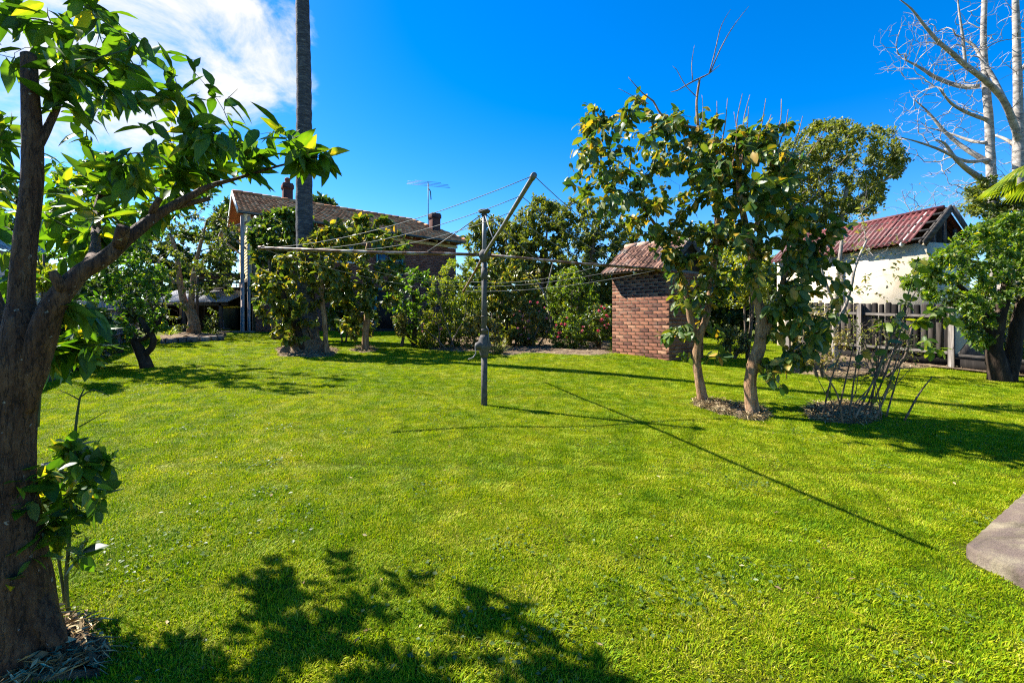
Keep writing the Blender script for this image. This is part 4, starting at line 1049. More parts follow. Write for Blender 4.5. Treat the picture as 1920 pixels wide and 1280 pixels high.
root1 = P_(Y0, (56, 1120, Y0), (84, 1160, Y0 - .01), (106, 1200, Y0 - .02), (122, 1238, Y0 - .01))
crown = [([(-20, 10), (120, -10), (215, -10), (235, 50), (200, 90), (110, 160), (-20, 200)], 22, Y0 + .35, .4),
         ([(130, 60), (230, 30), (330, 100), (420, 120), (485, 180), (520, 215), (560, 270), (480, 310), (400, 270), (280, 230), (160, 190), (110, 110)], 46, Y0 + .55, .55),
         ([(440, 230), (560, 255), (620, 285), (600, 315), (500, 325), (430, 300)], 8, Y0 + .5, .2),
         ([(-30, 200), (30, 220), (50, 330), (80, 400), (60, 560), (-30, 600)], 22, Y0 + .5, .4),
         ([(90, 290), (230, 260), (400, 270), (430, 320), (380, 350), (260, 400), (200, 460), (120, 520), (85, 460)], 105, Y0 + .95, .7),
         ([(110, 570), (180, 520), (235, 580), (215, 660), (150, 690), (110, 650)], 11, Y0 + .25, .25),
         ([(-500, 0), (-250, -250), (0, -350), (250, -250), (200, -80), (0, -40), (-120, 250), (-400, 300)], 50, Y0 + .5, .8),
         ([(0, -330), (450, -280), (470, -60), (220, -60)], 46, Y0 + 1.1, .8)]
def citrus_tint(P, ti, r):
    px = CX + P[:, 0] / P[:, 1] * F; py = HY - (P[:, 2] - CZ) / P[:, 1] * F
    return ti
ct = tree('citrus_tree', 'big old citrus tree with forked brown trunk at the left edge of the lawn', 'tree',
     [(main, mainR), (limbR, limbR_r), (limbB, [.018, .016, .013, .011, .01]), (limbC, [.014, .013, .01]), (stub, [.022, .024, .02]), (stub2, [.013, .013, .011]), (limbD, [.024, .02, .018, .017, .016]), (limbL, [.05, .045, .04, .03, .02]), (root1, [.055, .042, .03, .018]), (knot4, [.022, .018, .012])],
     crown, 'citrus', bark='bark', twig='twig_green', L=.122, Wr=.39, n_leaf=3200, tpl='hi', step=.07, tstep=.03, reach=.46, tip=.0022, tint=(.5, .24), droop=.55, spread=.8, along=.6,
     curve=.16, fold=.28, seed=21, trunk_sides=40, rough=.04, jit=.01, leaf_parts=300, yellow=.025, wob=.05, crown_name='crown')
# blossom sprigs
# sucker shoots beside the trunk
b2 = gp(128, 1150); Ys = b2[1]
st1 = P_(Ys, (130, 1172), (124, 1090), (130, 1000), (126, 930), (140, 860), (142, 800), (150, 745), (158, 728))
st2 = P_(Ys, (122, 1130), (112, 1060), (104, 1000), (112, 940), (118, 870))
st3 = P_(Ys, (150, 745), (175, 730), (205, 742)); st4 = P_(Ys, (148, 800), (175, 785), (200, 770)); st5 = P_(Ys, (150, 750), (128, 738), (112, 732))
r5 = [.008, .008, .007, .007, .006, .0055, .004, .002]
tree('citrus_sucker', 'thin leafy citrus sucker with bare thorny top beside the big trunk', 'shrub',
     [(st1, r5), (st2, [.006, .006, .005, .004, .003]), (st3, [.003, .0025, .0012]), (st4, [.003, .002, .0012]), (st5, [.003, .002, .0012])],
     [([(0, 920), (60, 880), (130, 860), (190, 870), (205, 900), (175, 960), (160, 985), (60, 1010), (0, 1030)], 44, Ys - .22, .16),
      ([(80, 1000), (160, 990), (170, 1040), (150, 1100), (120, 1060)], 5, Ys - .05, .1), ([(110, 830), (170, 830), (205, 880), (150, 880)], 6, Ys, .12), ([(0, 1000), (70, 1000), (80, 1070), (10, 1080)], 7, Ys - .3, .1)],
     'citrus', bark='twig_green', twig='twig_green', L=.088, Wr=.5, n_leaf=560, tpl='hi', step=.05, tip=.0016, thr=2.2, tint=(.45, .25), seed=4, trunk_sides=7, rough=.0, leaf_parts=120, jit=.01, yellow=.02, stems=True, base=b2)
tree('citrus_sucker', 'short leafy citrus shoot against the trunk below its fork', 'shrub',
     [(P_(Ys + .25, (72, 800), (76, 740), (84, 690), (92, 650)), [.005, .004, .003, .002])],
     [([(75, 660), (110, 640), (125, 700), (110, 770), (80, 780)], 7, Ys + .25, .1)],
     'citrus', bark='twig_green', twig='twig_green', L=.09, Wr=.45, n_leaf=40, tpl='hi', step=.05, tip=.0016, thr=2.2, tint=(.55, .2), seed=6, trunk_sides=6, rough=0, leaf_parts=30, jit=.01, stems=True)
pl = thing('plank', gp(110, 872), 'pale grey plank lying on the grass beside the citrus trunk', 'plank')
mb = MB(); a_, b_ = gp(80, 880), gp(152, 864); beam(mb, a_ + up * .03, b_ + up * .03, .07, .03, bev=.004); mb.build('board', M['paling_pale'], pl)

# ================================================================== LEFT SIDE TREES
Y2 = 9.6
tree('citrus_tree', 'leafy citrus tree with grey stump limb behind the big citrus trunk', 'tree',
     [(P_(Y2, (110, 690), (110, 620), (150, 520), (178, 441), (182, 398), (198, 345)), [.11, .1, .09, .08, .065, .05])],
     [([(95, 320), (210, 280), (330, 310), (410, 360), (340, 420), (250, 480), (150, 540), (85, 500)], 150, Y2 + .3, 1.6), ([(100, 560), (200, 540), (215, 620), (150, 670), (110, 650)], 25, Y2 + .6, .8), ([(-60, 330), (90, 330), (90, 560), (-60, 600)], 40, Y2 + .3, 1.0)],
     'citrus', bark='bark_grey', L=.125, n_leaf=4200, tpl='mid', step=.14, tip=.003, tint=(.5, .22), seed=31, yellow=.03)
b = gp(270, 690); Y3 = b[1]
tree('citrus_tree', 'small citrus tree with short dark forked trunk on the left lawn', 'tree',
     [(P_(Y3, (276, 694), (271, 676), (261, 654), (250, 636), (240, 610)), [.13, .105, .09, .07, .05]), (P_(Y3, (268, 668), (284, 652), (288, 636), (278, 620), (262, 596)), [.07, .06, .055, .05, .04]), (P_(Y3, (255, 640), (280, 628), (300, 600), (305, 570)), [.05, .04, .03, .02])],
     [([(195, 520), (215, 482), (262, 462), (308, 490), (326, 540), (312, 590), (320, 612), (285, 632), (245, 640), (205, 600)], 120, Y3, .8)],
     'citrus', bark='bark_dark', L=.085, Wr=.5, n_leaf=3200, tpl='mid', step=.12, tip=.003, tint=(.52, .22), seed=33, yellow=.05)
b = gp(361, 626); Y4 = b[1] - .4
tree('bare_branched_tree', 'thin leaved tree with curving brown trunk standing in the raised bed at left', 'tree',
     [(P_(Y4, (363, 628), (364, 602), (357, 584), (346, 568), (340, 545), (336, 522), (332, 480), (320, 440)), [.27, .2, .17, .14, .115, .1, .08, .05]), (P_(Y4, (358, 586), (359, 566), (361, 528), (366, 500), (378, 450), (390, 410)), [.12, .105, .09, .08, .06, .03]), (P_(Y4, (340, 545), (318, 520), (296, 490)), [.08, .06, .04])],
     [([(262, 450), (300, 408), (340, 390), (392, 382), (432, 400), (448, 440), (450, 505), (438, 560), (400, 575), (375, 560), (330, 540), (285, 520)], 190, Y4, 2.2), ([(310, 560), (345, 560), (348, 610), (325, 620), (305, 600)], 16, Y4 - .3, .7), ([(370, 580), (410, 570), (408, 615), (375, 620)], 14, Y4 - .3, .7)],
     'olive', bark='bark_tan', twig='bark_dark', L=.15, Wr=.5, n_leaf=5200, tpl='lo', step=.3, tip=.008, tint=(.5, .22), seed=35, yellow=.10, thr=2.4)
BD = 2.2
def bush(name, label, cat, poly, Yc, th, leaf, n_t, n_leaf, L, Wr=.5, tpl='lo', base_px=None, stems=3, seed=1, tint=(.5, .2), tip=.004, group=None, step=.2, yellow=.04, twig='twig', droop=.15, spread=.9, jit=.03, br=.03, extra_crowns=(), thr=2.6, bark=None, bend=.35):
    p = np.asarray(poly, float); cx = (p[:, 0].min() + p[:, 0].max()) / 2
    r = np.random.default_rng(seed + 500)
    bx, by = base_px if base_px else (cx, p[:, 1].max())
    b_ = at(bx, by, Yc); b_[2] = float(g(b_[0], b_[1]))
    ctr = at(cx, p[:, 1].mean(), Yc); tr = []
    for k in range(stems):
        off = r.normal(size=3) * np.array([.28, .28, 0]) * (np.ptp(p[:, 0]) / F * Yc) * .35
        tgt = ctr + off * 2.0 + up * r.uniform(-.1, .35) * abs(ctr[2] - b_[2])
        s_ = b_ + off * .35 - up * .05; md = s_ * .5 + tgt * .5 + r.normal(size=3) * .06
        tr.append((np.array([s_, md, tgt]), [br, br * .8, br * .5]))
    return tree(name, label, cat, tr, [(poly, int(n_t * 1.9), Yc, th)] + list(extra_crowns), leaf, group=group, bark=bark or twig, twig=twig, L=L, Wr=Wr, n_leaf=n_leaf, tpl=tpl, step=step, tip=tip, tint=tint, seed=seed, dens=BD, reach=max(L * 4.5, .4), trunk_sides=7, rough=.05, yellow=yellow, droop=droop, spread=spread, jit=jit, stems=True, base=b_, thr=thr, bend=bend)
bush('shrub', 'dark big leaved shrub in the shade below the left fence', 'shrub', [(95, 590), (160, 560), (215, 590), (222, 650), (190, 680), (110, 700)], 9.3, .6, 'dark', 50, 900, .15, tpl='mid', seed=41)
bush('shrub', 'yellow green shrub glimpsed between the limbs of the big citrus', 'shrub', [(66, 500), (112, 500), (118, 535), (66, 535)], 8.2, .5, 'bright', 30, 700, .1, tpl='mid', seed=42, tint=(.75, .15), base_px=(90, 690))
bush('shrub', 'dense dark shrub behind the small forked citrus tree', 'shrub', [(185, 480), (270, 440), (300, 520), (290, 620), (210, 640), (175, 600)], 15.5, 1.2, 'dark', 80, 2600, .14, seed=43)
sb = gp(206, 662)
stp = thing('tree_stump', sb, 'dark leaning old stump at the edge of the left garden bed', 'stump')
mb = MB(); tube(mb, resample(P_(sb[1], (212, 668), (200, 640), (186, 612), (176, 590)), .06), np.linspace(.26, .13, len(resample(P_(sb[1], (212, 668), (200, 640), (186, 612), (176, 590)), .06))), 14, rough=.1, seed=3); mb.build('trunk', M['bark_dark'], stp, True)

# ================================================================== PALM TRUNK
pb = gp(574, 660); Yp = pb[1]
pm = thing('palm_tree', pb, 'tall bare dark grey palm trunk rising out of the picture in front of the house', 'palm')
mb = MB(); pts = resample(P_(Yp, (577, 668), (575, 600), (571, 430), (570, 300), (570, 160), (567, 0), (566, -250), (566, -480)), .12); rr = np.interp(np.linspace(0, 1, len(pts)), [0, .12, .3, .6, 1], [.3, .22, .205, .17, .14]); rr = rr * (1 + .022 * np.sin(np.arange(len(pts)) * 1.9) + .012 * rng.normal(size=len(pts)))
tube(mb, pts, rr, 20, rough=.012, seed=2); mb.build('trunk', M['bark_palm'], pm, True)
mb = MB(); lathe(mb, pb - up * .1, [(.8, 0), (.62, .12), (.45, .28), (.34, .48), (.27, .7), (.2, 1.0)], 22); V = mb.V[0]; V[:, :2] += rng.normal(size=(len(V), 2)) * .035; V[:, 2] += rng.normal(size=len(V)) * .03
mb.build('root_mound', M['root'], pm, True)
ptop = pts[-1]
def frond(mb, o, az, el0, L, nleaf, leafL, r, droop=1.0, wd=.05):
    d = np.array([math.cos(az), math.sin(az), 0]); n = 14; P = []
    for k in range(n):
        u = k / (n - 1); P.append(o + d * L * (u * .9) * math.cos(el0 * .4) + up * (L * (math.sin(el0) * u - droop * .75 * u * u)))
    P = np.array(P); tube(mb, P, np.linspace(.03, .006, n), 5, t=.35)
    u = np.repeat(np.linspace(.12, 1, nleaf), 2); sg_ = np.tile([1, -1], nleaf); Pp = np.array([np.interp(u, np.linspace(0, 1, n), P[:, c]) for c in range(3)]).T
    T = unit(np.array([np.interp(u, np.linspace(0, 1, n), np.gradient(P[:, c])) for c in range(3)]).T)
    S = np.cross(T, up); D = unit(S * sg_[:, None] * .9 + T * .55 - up * .25 + r.normal(size=T.shape) * .06)
    add_leaves(mb, 'strap', Pp, D, np.cross(D, T) * sg_[:, None] + up * .3, leafL * np.sin(np.clip(u, .1, .95) * np.pi) ** .5 * r.uniform(.85, 1.1, len(u)), wd, np.clip(r.normal(.5, .15, len(u)), 0, 1), .15, .1)
for k in range(13):
    mb = MB(); frond(mb, ptop, k * 2.4, rng.uniform(.2, 1.2), 2.8, 26, .6, rng); mb.build('frond', M['bright'], pm, True)

# ================================================================== GLOSSY TREES BEFORE THE HOUSE
bush('glossy_shrub', 'dark glossy tall shrub climbing against the house eaves', 'shrub', [(468, 440), (476, 412), (500, 396), (540, 388), (575, 396), (596, 430), (590, 480), (560, 520), (500, 560), (474, 540)], 16.8, 1.0, 'camellia', 130, 5200, .2, Wr=.55, tpl='mid', base_px=(520, 640), seed=51, tint=(.35, .2), stems=5, br=.07, tip=.006, step=.25)
b = gp(566, 662); Y5 = b[1]
tree('glossy_tree', 'leaning dark trunked tree with yellowing glossy leaves left of the pale trunk', 'tree',
     [(P_(Y5, (572, 664), (566, 645), (558, 618), (545, 590), (530, 550), (520, 510)), [.12, .1, .09, .08, .06, .04])],
     [([(466, 560), (480, 515), (500, 480), (555, 465), (596, 500), (604, 560), (592, 610), (566, 640), (530, 640), (492, 600)], 130, Y5, .9)],
     'camellia', bark='bark_dark', L=.155, Wr=.58, n_leaf=3400, tpl='mid', step=.18, tip=.004, tint=(.56, .22), seed=53, yellow=.10, droop=.5)
b = gp(611, 664); Y6 = b[1]
tree('glossy_tree', 'slender tree with pale peeling trunk and yellow green glossy leaves', 'tree',
     [(P_(Y6, (615, 668), (612, 652), (610, 625), (608, 597), (605, 570), (604, 540), (600, 500), (598, 460)), [.085, .072, .06, .058, .055, .05, .04, .025])],
     [([(560, 470), (575, 430), (610, 412), (645, 415), (664, 450), (656, 505), (636, 555), (600, 560), (570, 530)], 110, Y6, .9)],
     'camellia', bark='bark_tan', L=.155, Wr=.58, n_leaf=2600, tpl='mid', step=.18, tip=.004, tint=(.62, .2), seed=55, yellow=.12, droop=.5)
b = gp(684, 656); Y7 = b[1]
tree('glossy_tree', 'full glossy leaved tree with short pale trunk in front of the teal door', 'tree',
     [(P_(Y7, (686, 660), (685, 634), (687, 606), (690, 580), (688, 548), (682, 505), (690, 455)), [.11, .09, .095, .09, .075, .06, .035])],
     [([(618, 440), (650, 396), (692, 402), (738, 412), (766, 450), (760, 500), (748, 560), (722, 604), (712, 640), (660, 640), (630, 600), (618, 540), (612, 480)], 200, Y7, 1.2)],
     'camellia', bark='bark_tan', L=.17, Wr=.58, n_leaf=5600, tpl='mid', step=.2, tip=.0045, tint=(.5, .24), seed=57, yellow=.08, droop=.5)
b = gp(775, 648); Y8 = b[1]
tree('round_citrus_tree', 'round dark green citrus tree on a thin forked trunk beside the border', 'tree',
     [(P_(Y8, (777, 651), (777, 630), (778, 600), (776, 560), (770, 530)), [.1, .08, .07, .06, .04]), (P_(Y8, (775, 645), (763, 626), (754, 600), (750, 570)), [.05, .045, .04, .03])],
     [([(722, 560), (734, 520), (760, 502), (792, 498), (818, 520), (822, 560), (804, 604), (785, 622), (760, 622), (735, 604)], 150, Y8, 1.0)],
     'citrus', bark='bark_dark', L=.115, n_leaf=4600, tpl='lo', step=.18, tip=.004, tint=(.55, .2), seed=59, yellow=.02)
bush('pale_blossom_shrub', 'small shrub with pale pinkish blossom under the round citrus tree', 'shrub', [(738, 590), (758, 585), (765, 620), (742, 630)], 14.6, .3, 'pale', 30, 500, .09, seed=60, tint=(.75, .2))
bush('low_shrub', 'low dark shrub on the grass between the glossy trees', 'shrub', [(618, 560), (668, 560), (676, 608), (640, 618), (616, 608)], 15.9, .6, 'camellia', 60, 1500, .15, seed=61, tint=(.3, .15), base_px=(645, 640))

# ================================================================== MIDDLE BORDER
bush('feathery_shrub', 'tall bright green fine leaved shrub beside the hoist post', 'shrub', [(796, 580), (812, 520), (840, 486), (886, 474), (904, 520), (905, 600), (892, 648), (835, 652), (800, 630)], 14.6, .9, 'bright', 170, 7000, .085, Wr=.4, seed=63, tint=(.68, .2), stems=6, br=.02, base_px=(848, 654), bend=.5)
tree('arching_shrub', 'bare arching stems leaning out of the border left of the hoist', 'shrub',
     [(P_(13.6, (852, 655), (838, 610), (825, 570), (818, 545)), [.018, .015, .01, .005]), (P_(13.6, (838, 655), (815, 632), (795, 616)), [.02, .016, .008]), (P_(13.6, (826, 655), (822, 610), (816, 575)), [.015, .01, .005]), (P_(13.6, (842, 654), (858, 620), (872, 590), (874, 520)), [.015, .012, .01, .004])],
     [([(800, 600), (870, 560), (880, 640), (830, 650)], 10, 13.6, .4)], 'bright', n_leaf=60, L=.08, tpl='lo', bark='twig', seed=64, stems=True, tip=.003, rough=.03, trunk_sides=7)
bush('ivy_shrub', 'dense glossy hanging leaved shrub right behind the hoist post', 'shrub', [(902, 510), (925, 478), (970, 470), (1000, 500), (1016, 550), (1014, 610), (998, 650), (960, 655), (920, 640), (902, 600)], 15.2, .9, 'camellia', 140, 6000, .13, Wr=.5, tpl='mid', seed=65, tint=(.58, .2), droop=.9, stems=5, yellow=.05, base_px=(960, 655))
bush('olive_hedge_tree', 'tall sparse olive shrub against the sky right of the house corner', 'tree', [(868, 440), (884, 415), (905, 408), (930, 398), (958, 418), (985, 470), (975, 520), (900, 520), (872, 480)], 20.5, 1.2, 'olive', 170, 5600, .15, seed=67, tint=(.68, .22), br=.06, base_px=(925, 640), tip=.007, step=.3)
bush('olive_hedge_tree', 'tallest olive hedge tree with wispy top behind the border', 'tree', [(945, 450), (962, 408), (990, 376), (1010, 366), (1045, 374), (1060, 430), (1050, 520), (1000, 560), (955, 520)], 19.2, 1.3, 'olive', 260, 8500, .15, seed=68, tint=(.68, .22), br=.07, base_px=(1005, 640), tip=.007, step=.3)
bush('olive_hedge_tree', 'broad twiggy olive hedge tree left of the outhouse', 'tree', [(1040, 400), (1070, 372), (1110, 372), (1150, 400), (1200, 430), (1225, 470), (1190, 520), (1150, 600), (1090, 600), (1045, 540)], 18.0, 1.4, 'olive', 330, 11000, .14, seed=69, tint=(.66, .22), br=.07, base_px=(1110, 640), tip=.006, step=.3, yellow=.05)
bush('conifer_shrub', 'dark conical evergreen in the gap of the hedge', 'shrub', [(970, 480), (985, 440), (1000, 470), (1015, 520), (1000, 560), (965, 550)], 20.8, .8, 'dark', 80, 3000, .14, seed=70, base_px=(990, 640))
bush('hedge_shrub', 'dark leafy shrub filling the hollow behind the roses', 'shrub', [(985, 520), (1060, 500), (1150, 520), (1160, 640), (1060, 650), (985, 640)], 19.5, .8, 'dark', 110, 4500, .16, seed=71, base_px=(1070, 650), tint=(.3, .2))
bush('leafy_shrub', 'fresh green rounded shrub behind the rose bushes', 'shrub', [(1015, 560), (1035, 515), (1075, 498), (1115, 540), (1140, 585), (1110, 625), (1050, 615)], 16.2, .9, 'bright', 120, 4600, .11, Wr=.42, seed=72, tint=(.5, .2), base_px=(1075, 645))
tree('bare_sapling', 'leaning bare yellowish trunk rising among the hedge shrubs', 'tree', [(P_(16.0, (1040, 640), (1030, 585), (1022, 555), (1008, 530), (985, 505)), [.05, .045, .04, .03, .02]), (P_(16.0, (1022, 556), (1030, 520), (1037, 490)), [.025, .02, .01])],
     [([(960, 500), (1010, 500), (1020, 540), (980, 540)], 12, 16.0, .4)], 'pale', n_leaf=120, L=.12, bark='bark_grey', seed=73, tip=.004, tint=(.7, .2))

def flowers(root, poly, n, Yc, th, r, size=.05, tint=(.5, .25)):
    P = sample_crown(poly, n, Yc, th, r)
    protos = []
    for q in range(5):
        mb = MB(); 
        for ring, (k, el, rad) in enumerate(((6, .35, 1.0), (5, .8, .8), (3, 1.2, .55))):
            a = np.arange(k) * 2 * np.pi / k + ring; D = np.stack([np.cos(a) * math.cos(el), np.sin(a) * math.cos(el), np.full(k, math.sin(el))], -1); Nn = np.stack([-np.cos(a) * math.sin(el), -np.sin(a) * math.sin(el), np.full(k, math.cos(el))], -1)
            add_leaves(mb, 'lo', np.zeros((k, 3)), D, Nn, rad, rad * .9, np.clip(tint[0] + (q - 2) * tint[1] * .5, 0, 1), -.3, .1)
        protos.append(mb.mesh('blossom', M['petal'], True))
    for p in P:
        z = unit(np.array([r.normal() * .4 - .2, r.normal() * .4 - .8, .6])); x = unit(np.cross(z, [0.3, .2, 1])); y = np.cross(z, x); s = size * r.uniform(.7, 1.25)
        mw = Matrix(((x[0] * s, y[0] * s, z[0] * s, p[0]), (x[1] * s, y[1] * s, z[1] * s, p[1]), (x[2] * s, y[2] * s, z[2] * s, p[2]), (0, 0, 0, 1)))
        inst('blossom', protos[int(r.integers(5))], mw, root)
fr = np.random.default_rng(77)
R = bush('rose_bush', 'rounded rose bush with pink flowers at the front of the border beside the outhouse', 'rose bush', [(1030, 625), (1040, 592), (1065, 580), (1095, 600), (1112, 630), (1100, 655), (1060, 660), (1035, 650)], 14.0, .55, 'bright', 90, 2600, .085, seed=74, tint=(.52, .2), base_px=(1070, 662), group='rose bushes in the border')
flowers(R, [(1034, 620), (1055, 590), (1090, 605), (1108, 632), (1070, 645), (1045, 635)], 13, 13.5, .25, fr, .06)
R = bush('rose_bush', 'rose bush with deep pink flowers touching the outhouse wall', 'rose bush', [(1090, 590), (1112, 572), (1145, 572), (1146, 630), (1120, 645), (1095, 630)], 14.4, .5, 'camellia', 70, 1700, .09, seed=75, tint=(.4, .2), base_px=(1125, 662), group='rose bushes in the border')
flowers(R, [(1092, 590), (1115, 573), (1144, 574), (1144, 620), (1110, 622)], 14, 13.9, .2, fr, .06, (.35, .3))
R = bush('rose_bush', 'straggly rose bush with pale pink flowers behind the hoist post', 'rose bush', [(955, 580), (985, 565), (1020, 575), (1040, 600), (1030, 640), (990, 655), (955, 640)], 14.6, .5, 'pale', 70, 1100, .09, seed=76, tint=(.45, .25), base_px=(995, 658), group='rose bushes in the border')
flowers(R, [(955, 575), (985, 560), (1025, 570), (1040, 600), (1025, 640), (970, 640)], 20, 14.1, .3, fr, .05, (.8, .3))
R = bush('flowering_perennial', 'yellow green perennials with pale pink flowers left of the tall shrub', 'plant', [(782, 640), (785, 600), (800, 575), (830, 590), (840, 640), (815, 655)], 14.2, .5, 'bright', 50, 1500, .12, Wr=.25, tpl='lo', seed=78, tint=(.85, .12), base_px=(808, 655))
flowers(R, [(785, 620), (800, 585), (828, 600), (830, 640)], 15, 13.8, .3, fr, .05, (.95, .1))
R = bush('red_tipped_shrub', 'shrub with reddish new leaves around the hoist winding gear', 'shrub', [(862, 610), (880, 575), (905, 585), (935, 600), (945, 640), (905, 655), (870, 650)], 13.9, .4, 'pale', 60, 1500, .085, seed=79, tint=(.7, .25), yellow=.3, base_px=(905, 655))
def strap_clump(name, label, px, py, n, L, seed, leaf='bright', w=.03, tint=.6):
    r = np.random.default_rng(seed); b_ = gp(px, py); mb = MB(); a = r.uniform(0, 6.28, n); el = r.uniform(.5, 1.4, n)
    D = np.stack([np.cos(a) * np.cos(el), np.sin(a) * np.cos(el), np.sin(el)], -1)
    add_leaves(mb, 'strap', b_ + r.normal(size=(n, 3)) * [.06, .06, 0], D, np.stack([-np.cos(a) * np.sin(el), -np.sin(a) * np.sin(el), np.cos(el)], -1), L * r.uniform(.6, 1.1, n), w, np.clip(r.normal(tint, .2, n), 0, 1), .35, .3)
    return tag(mb.build(name, M[leaf], smooth=True, loc=b_), label, 'plant')
strap_clump('strappy_plant', 'clump of pale strappy leaves at the border edge by the round citrus tree', 792, 652, 60, .8, 1)
strap_clump('strappy_plant', 'dry grassy clump at the border edge right of the hoist post', 935, 664, 90, .45, 2, 'pale', .02)
strap_clump('strappy_plant', 'green grassy tuft on the raised bed beside the lean to shed', 402, 630, 40, .5, 3)
strap_clump('strappy_plant', 'small green tuft near the trunk in the raised bed', 318, 631, 40, .5, 4)

# ================================================================== BIG LEAVED TREES, MIDDLE RIGHT
b = gp(1315, 755); YA = b[1]
tA = tree('broad_leaved_tree', 'left of two broad leaved trees with twisted grey brown trunk and bare twigs on top', 'tree',
     [(P_(YA, (1320, 762), (1316, 740), (1310, 705), (1306, 670), (1310, 635), (1322, 600), (1330, 560, YA + .1), (1340, 480, YA + .1), (1345, 400), (1335, 320), (1318, 260), (1308, 236)), [.095, .072, .058, .055, .055, .052, .045, .043, .037, .031, .025, .02]),
      (P_(YA, (1310, 640), (1296, 605), (1288, 560), (1275, 510), (1240, 440), (1200, 380)), [.05, .045, .04, .03, .022, .015]),
      (P_(YA, (1309, 237), (1306, 194), (1312, 147)), [.02, .016, .014]), (P_(YA, (1312, 147), (1290, 158), (1270, 170), (1258, 173)), [.011, .009, .006, .003]), (P_(YA, (1312, 147), (1330, 138), (1350, 122)), [.011, .007, .003]),
      (P_(YA, (1330, 137), (1340, 100), (1352, 50), (1370, 18)), [.008, .007, .005, .002]), (P_(YA, (1332, 136), (1352, 90), (1375, 50), (1404, 12)), [.008, .007, .005, .002]),
      (P_(YA, (1304, 180), (1285, 160), (1268, 130), (1261, 124)), [.006, .005, .004, .002]), (P_(YA, (1299, 152), (1297, 120), (1302, 85)), [.006, .005, .002]),
      (P_(YA, (1305, 240), (1270, 232), (1240, 215), (1225, 190), (1205, 175), (1178, 145)), [.018, .016, .014, .012, .008, .003]), (P_(YA, (1216, 195), (1190, 182), (1160, 166)), [.006, .005, .002]),
      (P_(YA, (1316, 240), (1318, 200), (1316, 178)), [.006, .004, .002])],
     [([(1060, 200), (1110, 185), (1180, 150), (1240, 185), (1330, 195), (1340, 250), (1110, 250), (1090, 420), (1058, 380)], 30, YA, .8), ([(1072, 220), (1100, 210), (1140, 215), (1180, 190), (1225, 210), (1290, 220), (1330, 260), (1340, 360), (1300, 420), (1260, 450), (1190, 440), (1140, 400), (1090, 400), (1080, 330), (1090, 270)], 260, YA, 1.1),
      ([(1190, 420), (1260, 440), (1330, 430), (1350, 520), (1320, 600), (1270, 590), (1250, 520)], 80, YA, .7), ([(1290, 420), (1385, 430), (1385, 540), (1330, 570)], 40, YA, .6), ([(1215, 590), (1260, 600), (1300, 640), (1290, 680), (1240, 650)], 8, YA - .1, .3), ([(1325, 610), (1365, 620), (1370, 690), (1335, 690)], 7, YA, .3)],
     'persimmon', bark='bark_tan', twig='bark_dark', L=.132, Wr=.56, n_leaf=4000, tpl='round', reach=.5, along=.6, step=.1, tip=.0028, thr=2.3, tint=(.5, .22), droop=.55, spread=.85, curve=.18, fold=.2, seed=81, trunk_sides=16, rough=.07, leaf_parts=300, yellow=.045, base=b)
b = gp(1410, 778); YB = b[1]
shoots = []
rs = np.random.default_rng(12)
for (x0, y0, x1, y1) in [(1338, 262, 1344, 190), (1352, 275, 1364, 185), (1380, 270, 1392, 176), (1392, 265, 1406, 178), (1384, 300, 1376, 210), (1418, 280, 1436, 185), (1430, 262, 1446, 215), (1452, 262, 1465, 186), (1462, 270, 1478, 205), (1480, 300, 1505, 218), (1400, 290, 1404, 200), (1490, 330, 1550, 240), (1500, 400, 1590, 290)]:
    shoots.append((P_(YB + rs.uniform(-.3, .4), (x0 - 8, y0 + 50), (x0, y0), ((x0 + x1) / 2 + rs.normal() * 3, (y0 + y1) / 2), (x1, y1)), [.009, .008, .006, .003]))
tB = tree('broad_leaved_tree', 'right of two broad leaved trees with thick tan trunk and dark hanging leaves', 'tree',
     [(P_(YB, (1408, 786), (1410, 765), (1407, 716), (1415, 675), (1424, 650), (1427, 590), (1416, 548), (1412, 497), (1403, 448), (1390, 385), (1384, 340), (1392, 290)), [.115, .09, .072, .077, .074, .06, .052, .05, .045, .035, .026, .016]),
      (P_(YB, (1424, 640), (1450, 590), (1470, 520), (1490, 450)), [.045, .038, .03, .02]), (P_(YB, (1403, 450), (1430, 400), (1460, 350), (1480, 300)), [.03, .025, .018, .012])] + shoots,
     [([(1340, 215), (1500, 230), (1500, 280), (1340, 260)], 14, YB, .6), ([(1520, 360), (1595, 410), (1600, 500), (1580, 620), (1540, 600)], 14, YB, .5), ([(1300, 290), (1340, 250), (1400, 240), (1460, 262), (1490, 300), (1510, 360), (1540, 400), (1558, 440), (1520, 480), (1440, 470), (1380, 440), (1320, 420)], 230, YB, 1.0),
      ([(1380, 440), (1440, 450), (1530, 470), (1545, 540), (1562, 620), (1540, 690), (1480, 705), (1450, 680), (1446, 600), (1425, 560), (1380, 520)], 125, YB - .1, .7), ([(1420, 690), (1470, 700), (1470, 740), (1440, 740)], 5, YB - .3, .2)],
     'persimmon', bark='bark_tan', twig='bark_tan', L=.138, Wr=.58, n_leaf=4200, tpl='round', reach=.5, along=.6, step=.1, tip=.0028, thr=2.3, tint=(.52, .22), droop=.6, spread=.85, curve=.18, fold=.2, seed=83, trunk_sides=16, rough=.06, leaf_parts=300, yellow=.03, base=b)
bush('yellow_shrub', 'sunlit yellow green shrub seen between the two broad leaved trees', 'shrub', [(1345, 490), (1370, 445), (1425, 450), (1450, 520), (1430, 580), (1360, 570)], 12.5, .8, 'bright', 80, 2600, .1, seed=85, tint=(.85, .12), base_px=(1400, 660))
bush('low_shrub', 'low pale shrub on the grass right of the outhouse', 'shrub', [(1335, 620), (1380, 600), (1410, 630), (1400, 665), (1345, 665)], 12.4, .5, 'pale', 50, 1300, .08, seed=86, tint=(.4, .2), base_px=(1370, 668))

